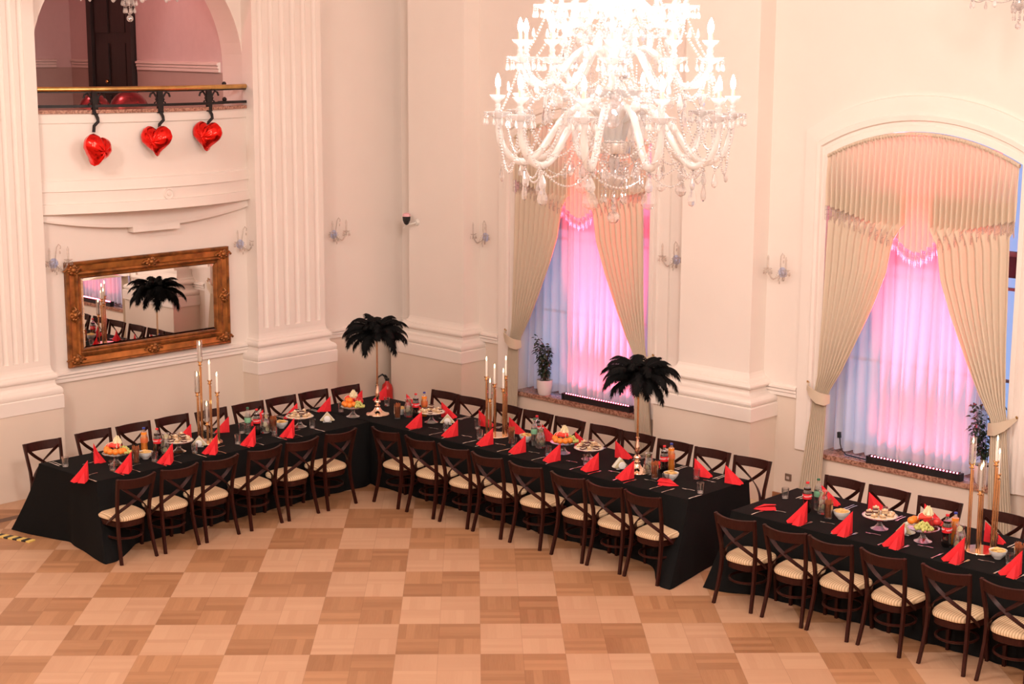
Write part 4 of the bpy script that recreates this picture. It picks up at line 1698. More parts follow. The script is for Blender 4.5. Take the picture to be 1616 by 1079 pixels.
def set_piece(side, kx, ky, tabl, k, napk=None, nap_off=(-0.18, 0.02), glass_off=(0.19, 0.10), lab_side='dance floor side', what=('napkin', 'fork', 'knife', 'dessert_fork', 'tumbler')):
    """local frame of the guest: x to the right, y towards the table; side = rotation of that frame"""
    c, s = math.cos(side), math.sin(side)

    def w(lx, ly):
        return (kx + c * lx - s * ly, ky + s * lx + c * ly)
    pos = '%s setting on the %s of the %s' % (ORD[k], lab_side, tabl)
    grp = ' of the %s, %s' % (tabl, lab_side)
    if 'napkin' in what and napk is not None:
        x, y = w(*nap_off)
        item('napkin', napk, x, y, 0, 'upright red napkin, %s' % pos, 'napkin', 'upright red napkins' + grp)
    if 'fork' in what:
        x, y = w(-0.155, -0.10)
        item('fork', FK, x, y, side, 'steel fork, %s' % pos, 'fork', 'forks' + grp)
    if 'knife' in what:
        x, y = w(0.175, -0.085)
        item('table_knife', KN, x, y, side, 'steel table knife, %s' % pos, 'knife', 'knives' + grp)
    if 'dessert_fork' in what:
        x, y = w(-0.035, 0.075)
        item('dessert_fork', DF, x, y, side + PI / 2 + 0.12, 'crosswise dessert fork, %s' % pos, 'fork', 'dessert forks' + grp)
    if 'tumbler' in what:
        x, y = w(*glass_off)
        item('tumbler', TUMB, x, y, 0, 'empty tumbler, %s' % pos, 'glass', 'tumblers' + grp)


for k, y in enumerate(T1F):
    set_piece(PI / 2, 2.37, y, 'left table', k, NA, (-0.155, -0.055), (0.205, 0.065))
for k, x in enumerate(T2F):
    if k < 7:
        set_piece(0, x, -2.65, 'middle table', k, NB, ([-.18, -.13, -.10, -.12, -.155, -.21, -.21][k], 0.03), (0.15, 0.10))
    else:
        set_piece(0, x, -2.65, 'middle table', k, None, what=('fork', 'knife', 'dessert_fork', 'tumbler'), glass_off=(0.12, 0.07))
item('napkin', NF, 6.78, -2.57, R(20), 'red paper napkin lying fallen flat beside the crisp bowl on the middle table', 'napkin', 'fallen red napkins')
for k, x in enumerate(T3F):
    if k == 0:
        set_piece(0, x, -2.65, 'right-hand table', k, None, lab_side='near side', what=('fork', 'dessert_fork'))
    else:
        set_piece(0, x, -2.65, 'right-hand table', k, NC, (-0.19, -0.03), (0.16, 0.12), lab_side='near side', what=('napkin', 'fork', 'knife', 'dessert_fork') + (('tumbler',) if k == 4 else ()))
item('napkin', NF, 7.98, -2.60, R(225), 'red paper napkin lying fallen flat at the left end of the right-hand table', 'napkin', 'fallen red napkins')
# wall side rows
for k, y in zip((0, 2, 3, 4, 5, 6, 7, 8), (-6.05, -4.87, -4.35, -3.86, -3.35, -2.84, -2.33, -1.93)):
    item('napkin', NE, 1.80, y - (0.07 if k == 0 else 0), 2.4 if k == 0 else 0, 'upright red napkin before the %s wall-side chair of the left table' % ORD[k], 'napkin', 'upright red napkins, wall side of the left table')
for k, x in enumerate((2.35, 2.97, 3.60, 4.09, 4.60, 5.10, 5.68, 6.29, 6.75, 7.14)):
    if k == 7:
        item('napkin', NF, x, -2.06, R(60), 'red paper napkin fallen behind the orange soda on the middle table', 'napkin', 'fallen red napkins')
    else:
        item('napkin', ND, x, -2.10, 0, 'upright red napkin before the %s window-side chair of the middle table' % ORD[k], 'napkin', 'upright red napkins, window side of the middle table')
for k, (x, y) in enumerate(((8.26, -2.06), (8.72, -1.95), (9.30, -1.93), (9.98, -2.06))):
    item('napkin', ND, x, y, 0, 'upright red napkin before the %s chair under the right window' % ORD[k], 'napkin', 'upright red napkins, window side of the right-hand table')
for k, y in zip((0, 3, 4, 5, 6, 7), (-6.51, -4.52, -4.0, -3.48, -2.98, -2.5)):
    for q, me, nm in ((0.0, KN, 'table_knife'), (0.035, FK, 'fork')):
        item(nm, me, 1.66, y + q, -PI / 2, 'steel %s laid before the %s wall-side chair of the left table' % (nm.split('_')[-1], ORD[k]), nm.split('_')[-1], 'cutlery on the wall side of the left table')
item('dessert_fork', DF, 1.88, -6.24, 0.15, 'small dessert fork at the left end of the left table, wall side', 'fork', 'dessert forks, wall side')
for k, x in enumerate((2.58, 3.20, 3.82, 4.32, 4.83, 5.32, 5.90, 6.45, 6.97, 7.02)):
    if k == 9:
        continue
    for q, me, nm in ((0.0, KN, 'table_knife'), (0.035, FK, 'fork')):
        item(nm, me, x + q, -1.97, PI, 'steel %s laid before the %s window-side chair of the middle table' % (nm.split('_')[-1], ORD[k]), nm.split('_')[-1], 'cutlery on the window side of the middle table')
    if k in (1, 7, 8):
        item('dessert_fork', DF, x - 0.12 + (0.15 if k == 8 else 0), -2.17, -PI / 2 + .1, 'small dessert fork at the %s window-side setting of the middle table' % ORD[k], 'fork', 'dessert forks, window side')
for k, x in enumerate((7.99, 8.52, 9.05, 10.22)):
    for q, me, nm in ((0.0, KN, 'table_knife'), (0.035, FK, 'fork')):
        item(nm, me, x + q, -1.98, PI, 'steel %s laid before the %s chair under the right window' % (nm.split('_')[-1], ORD[k]), nm.split('_')[-1], 'cutlery on the window side of the right-hand table')
for x, y, lab in ((1.81, -6.47, 'wall side of the left table at its left end'), (1.93, -4.27, 'beside a red napkin on the wall side of the left table'), (1.90, -2.76, 'behind the fruit stand on the wall side of the left table'),
                  (2.05, -2.15, 'in front of the red napkin at the corner of the tables'), (3.70, -2.22, 'in front of the third window-side napkin of the middle table'),
                  (6.84, -2.18, 'in front of the last but one window-side napkin of the middle table'), (7.90, -2.14, 'far left corner of the right-hand table'), (10.09, -2.09, 'behind the candelabrum on the right-hand table')):
    item('tumbler', TUMB, x, y, 0, 'empty clear tumbler, %s' % lab, 'glass', 'tumblers on the wall side')


# ================================================================== TABLE CENTRE: GLASSES OF STICKS, BOWLS, BOTTLES, JUGS
def sticks_meshes():
    g = MB()
    g.lathe([(0.0, 0.0), (0.034, 0.0), (0.038, 0.01), (0.043, 0.15), (0.041, 0.15), (0.036, 0.014), (0.0, 0.012)], 20, cap=False)
    st = MB()
    rnd = random.Random(2)
    for k in range(46):
        a = rnd.uniform(0, 2 * PI)
        r = 0.032 * math.sqrt(rnd.random())
        a2 = a + rnd.uniform(-.3, .3)
        r2 = r + rnd.uniform(-0.002, 0.010)
        st.tube([(r * .85 * math.cos(a), r * .85 * math.sin(a), 0.014), (r2 * math.cos(a2), r2 * math.sin(a2), rnd.uniform(0.15, 0.19))], 0.0035, 5)
    return g.mesh('glass', 'glass'), st.mesh('salt_sticks', 'stick')


G1, G2 = sticks_meshes()
bw = MB()
bw.lathe([(0.0, 0.0), (0.032, 0.0), (0.034, 0.006), (0.055, 0.025), (0.074, 0.055), (0.079, 0.078), (0.076, 0.078), (0.070, 0.056), (0.05, 0.028), (0.0, 0.02)], 28, cap=False)
BW = bw.mesh('bowl', 'porcelain')
cr = MB()
rnd = random.Random(4)
for k in range(60):
    a = rnd.uniform(0, 2 * PI)
    r = 0.058 * math.sqrt(rnd.random())
    cx, cy, cz = r * math.cos(a), r * math.sin(a), 0.062 + 0.028 * (1 - (r / .058) ** 2) * rnd.random() + 0.008
    t1 = rnd.uniform(0, PI)
    e1 = Vector((math.cos(t1), math.sin(t1), rnd.uniform(-.4, .4))) * 0.018
    e2 = Vector((-math.sin(t1), math.cos(t1), rnd.uniform(-.4, .4))) * 0.015
    c = Vector((cx, cy, cz))
    cr.add([c - e1 - e2, c + e1 - e2, c + e1 + e2, c - e1 + e2, c + Vector((0, 0, 0.006))], [(0, 1, 4), (1, 2, 4), (2, 3, 4), (3, 0, 4), (3, 2, 1, 0)])
cr.lathe([(0.066, 0.052), (0.05, 0.066), (0.0, 0.074)], 16)
CRI = cr.mesh('crisps', 'crisps')


def bottle(name, liquid, label_m, cap_m, H=0.30, rb=0.043, fill=0.72, text=False, coke=False):
    prof = [(0.0, 0.0), (rb * .8, 0.0), (rb, 0.014), (rb, 0.08), (rb * .90, 0.105), (rb, 0.13), (rb, H * 0.62), (rb * .86, H * .72), (rb * .5, H * .84), (0.014, H * .90), (0.0135, H * .95)]
    b = MB()
    b.lathe(prof, 22, cap=False)
    top = fill * H
    lp = [(max(0, r - 0.002), z + (0.002 if z == 0 else 0)) for r, z in prof if z < top]
    z0, r0 = lp[-1][1], lp[-1][0]
    lp += [(r0 * 0.97, top), (0.0, top)]
    lq_ = MB()
    lq_.lathe(lp, 22, cap=False)
    lb = MB()
    lb.lathe([(rb + 0.001, 0.135), (rb + 0.0015, 0.136), (rb + 0.0015, H * .62 - .002), (rb + 0.001, H * .62)], 22, cap=False)
    if text:
        # flowing white script around the label
        for s in range(3):
            pts = []
            for k in range(26):
                a = s * 2.094 + k / 25 * 1.7
                pts.append(((rb + 0.0022) * math.cos(a), (rb + 0.0022) * math.sin(a), 0.16 + 0.007 * math.sin(k * 1.15) + 0.0003 * k))
            lb.tube(pts, 0.0022, 4, mi=1)
    cp = MB()
    cp.lathe([(0.016, H * .945), (0.0165, H * .95), (0.0165, H * .995), (0.014, H), (0.0, H)], 16)
    return [('bottle_body', b.mesh('bottle_body', 'pet')), ('drink', lq_.mesh('drink', liquid)), ('label_band', lb.mesh('label_band', [label_m, 'label_white'])), ('cap', cp.mesh('cap', cap_m))]


BC_ = bottle('cola', 'cola', 'label_red', 'cap_red', text=True, fill=0.80)
BO_ = bottle('orange', 'orange_juice', 'label_orange', 'cap_blue', rb=0.04, fill=0.82)
BWt = bottle('water', 'water', 'label_green', 'cap_green', H=0.31, rb=0.038, fill=0.75)


def jug_meshes():
    g = MB()
    g.lathe([(0.0, 0.0), (0.045, 0.0), (0.056, 0.02), (0.058, 0.07), (0.050, 0.13), (0.036, 0.175), (0.033, 0.195), (0.043, 0.225), (0.041, 0.225), (0.031, 0.195), (0.034, 0.175), (0.047, 0.13), (0.054, 0.07), (0.0, 0.012)], 24, cap=False)
    w = MB()
    w.lathe([(0.0, 0.013), (0.050, 0.02), (0.0525, 0.07), (0.045, 0.13), (0.0, 0.131)], 20, cap=False)
    out = [('jug_glass', g.mesh('jug_glass', 'glass')), ('water', w.mesh('water', 'water'))]
    for (cx, cy, cz, rx, rz) in ((0.012, -0.036, 0.05, 1.35, .5), (-0.015, -0.028, 0.105, 1.2, -.3), (0.008, -0.012, 0.19, 1.0, .7), (0.02, 0.02, 0.075, 1.5, 2.2)):
        l = MB()
        mt = Matrix.Translation((cx, cy, cz)) @ Matrix.Rotation(rz, 4, 'Z') @ Matrix.Rotation(rx, 4, 'X')
        l.lathe([(0.0, -0.003), (0.026, -0.003), (0.028, 0.0), (0.026, 0.003), (0.0, 0.003)], 16, mat=mt)
        out.append(('lemon_slice', l.mesh('lemon_slice', 'lemon')))
    return out


JG = jug_meshes()
WHERE = ["the left table's left end", "the left table's middle", 'the corner feather stand side', "the middle table's centre", "the middle table's right end",
         "the right table's left end", "the right table's candelabrum side"]
ST = [(2.20, -5.86), (2.13, -3.97), (2.65, -2.52), (4.44, -2.43), (6.53, -2.48), (8.58, -2.43), (10.49, -2.43)]
BO = [(2.14, -5.70), (2.06, -3.80), (2.52, -2.34), (4.52, -2.27), (6.68, -2.40), (8.68, -2.36), (10.30, -2.43)]
CO = [(2.10, -5.52), (2.11, -4.19), (2.79, -2.35), (4.60, -2.18), (6.47, -2.25), (8.32, -2.40), (9.81, -2.44)]
OR = [(0, 1.97, -5.60), (2, 2.80, -2.22), (4, 6.46, -2.12), (6, 9.83, -2.33)]
WA = [(1, 2.01, -4.24), (3, 4.70, -2.33), (5, 8.35, -2.26)]
JU = [(2.10, -5.41), (2.11, -4.07), (2.68, -2.37), (4.82, -2.36), (6.37, -2.38), (8.46, -2.34), (9.93, -2.42)]
for i, (x, y) in enumerate(ST):
    t = thing('tumbler', 'tumbler filled with brown salt sticks at %s' % WHERE[i], 'glass', (x, y, TZ), 0, 'tumblers of salt sticks')
    put('tumbler_glass', G1, t)
    tag(put('salt_sticks', G2, None, (x, y, TZ), (0, 0, i * .7)), 'brown salt sticks standing in the tumbler at %s' % WHERE[i], 'snack', 'bunches of salt sticks')['kind'] = 'stuff'
for i, (x, y) in enumerate(BO):
    item('snack_bowl', BW, x, y, 0, 'small white bowl of crisps at %s' % WHERE[i], 'bowl', 'white snack bowls')
    o = tag(put('crisps', CRI, None, (x, y, TZ), (0, 0, i)), 'yellow crisps heaped in the white bowl at %s' % WHERE[i], 'snack', 'heaps of crisps')
    o['kind'] = 'stuff'
for i, (x, y) in enumerate(CO):
    clones('cola_bottle', BC_, 'cola bottle with red label and cap at %s' % WHERE[i], 'bottle', (x, y, TZ), i * .5, 'cola bottles')
for i, x, y in OR:
    clones('orange_soda_bottle', BO_, 'orange soda bottle behind the cola at %s' % WHERE[i], 'bottle', (x, y, TZ), 0, 'orange soda bottles')
for i, x, y in WA:
    clones('water_bottle', BWt, 'water bottle with green label at %s' % WHERE[i], 'bottle', (x, y, TZ), 0, 'water bottles')
for i, (x, y) in enumerate(JU):
    clones('water_jug', JG, 'glass jug of lemon water at %s' % WHERE[i], 'jug', (x, y, TZ), i * .9 + .3, 'jugs of lemon water')


# ---- napkin holders: white porcelain disc ends holding a folded fan of tissues
def holder_meshes():
    mb = MB()
    mb.box((-0.05, -0.035, 0.0), (0.05, 0.035, 0.008))
    for s in (-1, 1):
        mb.lathe([(0.0, 0.002), (0.036, 0.0), (0.040, -0.005), (0.036, -0.012), (0.0, -0.018)], 22, mat=Matrix.Translation((0, s * 0.05 - 0.0, 0.045)) @ Matrix.Rotation(PI / 2 * s, 4, 'X'))
    a = mb.mesh('holder', 'porcelain')
    mb = MB()
    for k in range(9):
        y = -0.036 + 0.072 * k / 8
        w = 0.088 - 0.0016 * abs(k - 4)
        h = 0.118 - 0.0012 * (k % 3)
        mb.add([(-w, y - .003, 0.02), (0, y - .003, 0.02), (w, y - .003, 0.02), (0, y - .003, h), (-w, y + .003, 0.02), (0, y + .003, 0.02), (w, y + .003, 0.02), (0, y + .003, h)],
               [(0, 2, 3), (6, 4, 7), (0, 3, 7, 4), (2, 6, 7, 3), (0, 4, 6, 2)], 1 if k in (0, 8) else 0)
    b = mb.mesh('tissues', ['tissue', 'tissue_fold'], smooth=False)
    return a, b


HA, HB = holder_meshes()
for i, (x, y, rz, lab) in enumerate(((2.10, -4.98, 50, 'left table beside its candelabrum'), (2.19, -3.22, 50, 'left table beside the corner fruit stand'), (3.28, -2.30, 45, 'middle table left of its candelabrum'),
                                     (6.02, -2.42, 60, 'middle table beside the tall feather stand'), (9.36, -2.36, 0, 'right-hand table left of the fruit stand'))):
    item('napkin_holder', HA, x, y, R(rz), 'white round-ended napkin holder on the %s' % lab, 'napkin holder', 'napkin holders')
    item('tissue_stack', HB, x, y, R(rz), 'peaked white tissues in the holder on the %s' % lab, 'napkins', 'tissue stacks')


# ---- pedestal stands with fruit and with cakes
def stand_mesh(r):
    mb = MB()
    mb.lathe([(0.0, 0.0), (0.080, 0.0), (0.082, 0.004), (0.05, 0.018), (0.026, 0.045), (0.022, 0.08), (0.035, 0.105), (r * .6, 0.112), (r * .93, 0.118), (r, 0.128), (r * .985, 0.130), (r * .9, 0.124), (0.0, 0.118)], 32, cap=False)
    return mb.mesh('glass_stand', 'glass')


SF, SK = stand_mesh(0.145), stand_mesh(0.165)
mb = MB()
mb.ball((0, 0, 0), 0.036, 14, sz=0.95)
ORG = mb.mesh('orange', 'orange')
mb = MB()
mb.ball((0, 0, 0), 0.040, 14, sz=0.92)
m_ap = mb.mesh('apple_flesh', 'apple')
rnd = random.Random(6)
mb = MB()
for k in range(95):
    a = rnd.uniform(0, 2 * PI)
    r = 0.085 * math.sqrt(rnd.random())
    mb.ball((r * math.cos(a) * 1.0, r * math.sin(a) * 0.75, 0.012 + rnd.random() * 0.075 * (1 - r / .095)), 0.0135, 8, sz=1.15)
GRP = mb.mesh('grape_bunch', 'grape')
mb = MB()


def wedge(mb, Rw=0.068, th=0.026):
    n = 12
    for mi, r0, r1 in ((0, 0.0, Rw * .94), (1, Rw * .94, Rw)):
        vs = []
        for s in (-1, 1):
            for r in (r0, r1):
                for k in range(n + 1):
                    a = PI * k / n
                    vs.append((r * math.cos(a), s * th / 2 * (r / Rw * 0.5 + 0.5), r * math.sin(a)))
        q = n + 1
        fs = []
        for k in range(n):
            fs.append((k, k + 1, q + k + 1, q + k))
            fs.append((2 * q + k, 3 * q + k, 3 * q + k + 1, 2 * q + k + 1))
            fs.append((q + k, q + k + 1, 3 * q + k + 1, 3 * q + k))
        fs.append((0, q, 3 * q, 2 * q))
        fs.append((q - 1, 3 * q - 1, 4 * q - 1, 2 * q - 1))
        mb.add(vs, fs, mi)


wedge(mb)
MEL = mb.mesh('watermelon_wedge', ['melon', 'rind'], smooth=False)
mb = MB()
for ring, n_, h, r in ((0, 6, 0.075, 0.032), (1, 5, 0.095, 0.022), (2, 3, 0.11, 0.010)):
    for k in range(n_):
        a = 2 * PI * k / n_ + ring * .5
        mb.strap([(r * math.cos(a) * .6, r * math.sin(a) * .6, 0.0), (r * 1.4 * math.cos(a), r * 1.4 * math.sin(a), h * .5), (r * math.cos(a), r * math.sin(a), h)], [0.03, 0.034, 0.008], 0.009, (-math.sin(a), math.cos(a), 0))
mb.ball((0, 0, 0.035), 0.032, 10, sz=1.2)
PAL = mb.mesh('melon_flower', 'pale_fruit')


def fruit_stand(x, y, rz, lab, n_orange, apples, lay):
    t = thing('fruit_stand', 'clear glass pedestal stand piled with fruit on the %s' % lab, 'cake stand', (x, y, TZ), rz, 'glass fruit stands')
    put('glass_pedestal', SF, t)
    c, s = math.cos(rz), math.sin(rz)

    def w(lx, ly, lz):
        return (x + c * lx - s * ly, y + s * lx + c * ly, TZ + lz)
    zb = 0.122
    spots = lay['orange'][:n_orange]
    for k, (a, r, dz) in enumerate(spots):
        p = w(r * math.cos(R(a)), r * math.sin(R(a)), zb + 0.036 + dz)
        tag(put('orange', ORG, None, p), 'orange on the fruit stand on the %s' % lab, 'orange', 'oranges on the fruit stand, %s' % lab)
    for k, (a, r, dz) in enumerate(lay['apple'][:apples]):
        p = w(r * math.cos(R(a)), r * math.sin(R(a)), zb + 0.038 + dz)
        tag(put('apple', m_ap, None, p), 'red apple on the fruit stand on the %s' % lab, 'apple', 'apples on the fruit stand, %s' % lab)
    a, r = lay['grape']
    p = w(r * math.cos(R(a)), r * math.sin(R(a)), zb + 0.0)
    tag(put('grape_bunch', GRP, None, p, (0, 0, rz)), 'bunch of pale green grapes on the fruit stand on the %s' % lab, 'grapes', 'grape bunches')
    for k, (a, r, ry, dz) in enumerate(lay['melon']):
        p = w(r * math.cos(R(a)), r * math.sin(R(a)), zb + 0.035 + dz)
        o = put('watermelon_wedge', MEL, None, p, (R(-62), 0, R(ry)))
        tag(o, 'red watermelon wedge on top of the fruit stand on the %s' % lab, 'watermelon', 'watermelon wedges, %s' % lab)
    a, r, dz = lay['pale']
    tag(put('carved_melon', PAL, None, w(r * math.cos(R(a)), r * math.sin(R(a)), zb + dz)), 'pale carved melon crowning the fruit stand on the %s' % lab, 'melon', 'carved melons')


# angles: 315 deg is towards the viewpoint, 225 deg to the left, 45 deg to the right, 135 deg away
LAY1 = {'orange': [(255, .095, 0), (290, .095, 0), (325, .095, 0), (0, .09, 0), (225, .09, 0.01), (20, .10, .0)], 'apple': [(120, .06, .03), (150, .09, 0)], 'grape': (50, .085), 'melon': [(300, .035, 35, .045), (260, .05, 20, .04)], 'pale': (110, .03, .075)}
LAY2 = {'orange': [(230, .10, 0), (262, .10, 0), (295, .09, 0), (245, .06, .045), (275, .05, .05), (330, .05, 0)], 'apple': [(75, .10, 0.02), (100, .08, .03)], 'grape': (15, .075), 'melon': [(200, .04, 40, .05)], 'pale': (130, .05, .085)}
LAY3 = {'orange': [(215, .11, .03), (190, .09, .03), (170, .09, 0.02)], 'apple': [(45, .12, .02), (70, .11, .0)], 'grape': (300, .055), 'melon': [(330, .02, 45, .06)], 'pale': (75, .05, .09)}
fruit_stand(2.12, -6.05, 0, 'left table, left end', 6, 1, LAY1)
fruit_stand(2.20, -2.83, 0, 'left table, corner end', 6, 2, LAY2)
fruit_stand(5.16, -2.36, 0, 'middle table', 5, 1, LAY1)
fruit_stand(9.58, -2.44, 0, 'right-hand table', 3, 2, LAY3)

mb = MB()
mb.box((-0.027, -0.020, 0), (0.027, 0.020, 0.012), 0)
mb.box((-0.026, -0.019, 0.012), (0.026, 0.019, 0.018), 1)
mb.box((-0.027, -0.020, 0.018), (0.027, 0.020, 0.030), 0)
mb.ball((0.0, 0.0, 0.034), 0.010, 8, mi=2)
CK1 = mb.mesh('sponge_slice', ['cake_pale', 'cake_choc', 'cream'], smooth=False)
mb = MB()
mb.box((-0.026, -0.022, 0), (0.026, 0.022, 0.014), 1)
mb.box((-0.025, -0.021, 0.014), (0.025, 0.021, 0.024), 2)
mb.box((-0.026, -0.022, 0.024), (0.026, 0.022, 0.032), 1)
CK2 = mb.mesh('chocolate_slice', ['cake_pale', 'cake_choc', 'cream'], smooth=False)
mb = MB()
nd = 24
for k in range(nd):
    pass
mb.add([(0.0, 0.0, 0.1245)] + [((0.150 + 0.006 * (k % 2)) * math.cos(2 * PI * k / 48), (0.150 + 0.006 * (k % 2)) * math.sin(2 * PI * k / 48), 0.1275) for k in range(48)], [(0, 1 + k, 1 + (k + 1) % 48) for k in range(48)])
DOI = mb.mesh('doily', 'doily')
rnd = random.Random(9)
for i, (x, y, lab) in enumerate(((2.13, -5.27, 'left table beside candelabrum'), (2.16, -3.61, 'left table before pilaster'), (3.08, -2.37, 'middle table, corner end'),
                                 (5.53, -2.36, 'middle table centre'), (9.10, -2.38, 'right-hand table'))):
    t = thing('cake_stand', 'glass pedestal cake stand with cake slices on the %s' % lab, 'cake stand', (x, y, TZ), 0, 'glass cake stands')
    put('glass_pedestal', SK, t)
    item('doily', DOI, x, y, 0, 'round white paper doily under the cakes on the %s' % lab, 'doily', 'paper doilies')
    n1 = 10
    for k in range(n1):
        if k < 8:
            a = 2 * PI * k / 8 + rnd.uniform(-.1, .1)
            r, z = 0.105, 0.128
        else:
            a = 2 * PI * (k - 8) / 2 + 0.6
            r, z = 0.035, 0.128
        ch = (k + i) % 3 == 0
        tag(put('cake_slice', CK2 if ch else CK1, None, (x + r * math.cos(a), y + r * math.sin(a), TZ + z), (0, 0, a + rnd.uniform(-.2, .2))),
            ('chocolate' if ch else 'pale sponge') + ' cake slice, bottom layer of the cake stand, %s' % lab, 'cake', 'cake slices, %s' % lab)
    for k in range(4 if i != 2 else 1):
        a = 2 * PI * k / 4 + 0.4 + i
        ch = (k + i) % 2 == 0
        tag(put('cake_slice', CK2 if ch else CK1, None, (x + 0.06 * math.cos(a), y + 0.06 * math.sin(a), TZ + 0.166), (0, 0, a + 1)),
            ('chocolate' if ch else 'pale sponge') + ' cake slice, top layer of the cake stand, %s' % lab, 'cake', 'upper cake slices, %s' % lab)


# ================================================================== CANDELABRA
def candelabrum(x, y, rz, lab, stems, group):
    """stems: (angle, radius, cup height above table, chimney)"""
    t = thing('candelabrum', 'tall rose gold five-armed candelabrum on a round plate on the %s' % lab, 'candelabrum', (x, y, TZ), 0, group)
    mb = MB()
    mb.lathe([(0.0, 0.0), (0.145, 0.0), (0.148, 0.006), (0.144, 0.012), (0.0, 0.013)], 40)
    obj('base_plate', mb, 'rose_gold', t)
    for a, r, h, chim in stems:
        px, py = r * math.cos(R(a)), r * math.sin(R(a))
        mb = MB()
        mb.tube([(px, py, 0.01), (px, py, h - 0.035)], 0.0105, 12)
        mb.tube([(px + .018, py + .004, 0.012), (px + .016, py + .004, h - 0.06)], 0.005, 8)
        st = obj('stem', mb, 'gold', t)
        mb = MB()
        mb.lathe([(0.010, h - 0.05), (0.022, h - 0.045), (0.024, h - 0.037), (0.012, h - 0.03), (0.016, h - 0.018), (0.027, h - 0.010), (0.028, h), (0.020, h + 0.001), (0.018, h - 0.008), (0.0, h - 0.009)], 18, c=(px, py, 0))
        obj('cup', mb, 'gold', st)
        if chim:
            mb = MB()
            mb.lathe([(0.027, h), (0.030, h + 0.004), (0.030, h + 0.235), (0.0285, h + 0.235), (0.0285, h + 0.004)], 20, c=(px, py, 0), cap=False)
            obj('glass_chimney', mb, 'glass', st)
    cm, cf = CANDLE
    ordn = ['lowest', 'second lowest', 'middle-height', 'second highest', 'highest']
    rk = sorted(range(len(stems)), key=lambda q: stems[q][2])
    for q, (a, r, h, chim) in enumerate(stems):
        px, py = r * math.cos(R(a)), r * math.sin(R(a))
        c = thing('candle', 'white lit candle, %s on the candelabrum of the %s' % (ordn[rk.index(q)], lab), 'candle', (x + px, y + py, TZ + h - 0.009), 0, 'candles on the candelabrum, ' + lab)
        put('wax_body', cm, c)
        put('flame', cf, c)


mb = MB()
mb.lathe([(0.012, 0.0), (0.0115, 0.185), (0.008, 0.19), (0.0, 0.188)], 14)
_c = mb.mesh('wax_body', 'wax')
mb = MB()
mb.lathe([(0.0, 0.188), (0.006, 0.196), (0.008, 0.207), (0.006, 0.222), (0.002, 0.235), (0.0, 0.24)], 12)
CANDLE = (_c, mb.mesh('flame', 'flame'))
candelabrum(2.03, -4.79, 0, 'left table', [(215, 0.085, 0.92, True), (225, 0.12, 0.575, True), (50, .02, 0.71, False), (45, .10, 0.575, False), (300, .05, 0.25, True)], 'rose gold candelabra')
candelabrum(4.09, -2.30, 0, 'middle table', [(222, .12, 0.69, False), (210, .03, 0.605, False), (45, .10, 0.70, False), (10, .085, 0.565, False), (262, .10, 0.45, True)], 'rose gold candelabra')
candelabrum(10.09, -2.33, 0, 'right-hand table', [(226, .125, 0.80, True), (20, .085, 0.83, False), (150, .04, 0.575, True), (265, .07, 0.57, True), (52, .12, 0.70, False)], 'rose gold candelabra')


# ================================================================== FEATHER CENTREPIECES
def feather_mesh(az, el, L, seed, droop=1.0):
    rnd = random.Random(seed)
    mb = MB()
    n = 16
    pts = []
    p = Vector((0.012 * math.cos(az), 0.012 * math.sin(az), 0))
    e = el
    st = L / n
    a = az
    for k in range(n + 1):
        pts.append(p.copy())
        d = Vector((math.cos(a) * math.cos(e), math.sin(a) * math.cos(e), math.sin(e)))
        p = p + d * st
        e -= (0.055 + 0.20 * (k / n) ** 2.0) * droop
        a += rnd.uniform(-.03, .03)
    mb.tube(pts, [0.0032 * (1 - 0.7 * k / n) for k in range(n + 1)], 4)
    side0 = Vector((-math.sin(az), math.cos(az), 0))
    bn = 120
    for k in range(bn):
        f = 0.10 + 0.90 * k / (bn - 1)
        i = min(n - 1, int(f * n))
        q = pts[i].lerp(pts[i + 1], f * n - i)
        tg = (pts[i + 1] - pts[i]).normalized()
        w = 0.082 * (math.sin(PI * min(1, f * 0.86 + 0.10)) ** 0.55) * (L / 0.33)
        for s in (-1, 1):
            sd = (side0 * s + tg * 0.55 + Vector((0, 0, -0.25))).normalized()
            ln = w * rnd.uniform(0.6, 1.2)
            m1 = q + sd * ln * 0.55 + Vector((0, 0, -0.002))
            e1 = q + sd * ln + Vector((0, 0, -ln * rnd.uniform(0.2, 0.55))) + tg * ln * 0.15
            wd = tg * 0.0048
            mb.add([q - wd, q + wd, m1 + wd * .9, e1, m1 - wd * .9], [(0, 1, 2, 4), (4, 2, 3)])
    # dense tip curl
    for k in range(26):
        q = pts[-1]
        tg = (pts[-1] - pts[-2]).normalized()
        an = rnd.uniform(-1.3, 1.3)
        sd = (tg * math.cos(an) + side0 * math.sin(an)).normalized()
        ln = 0.045 * rnd.uniform(.7, 1.1)
        e1 = q + sd * ln + Vector((0, 0, -ln * 0.4))
        wd = side0 * 0.004
        mb.add([q - wd, q + wd, e1], [(0, 1, 2)])
    return mb.mesh('feather', 'feather', smooth=False)


FE = []
SPEC = [(74, 0.30, 0.75), (60, 0.36, 0.95), (46, 0.40, 1.0), (34, 0.42, 1.05), (22, 0.42, 1.0), (8, 0.38, 0.9), (66, 0.40, 1.25)]
for k, (e_, l_, d_) in enumerate(SPEC):
    FE.append(feather_mesh(0.0, R(e_), l_, 40 + k, d_))


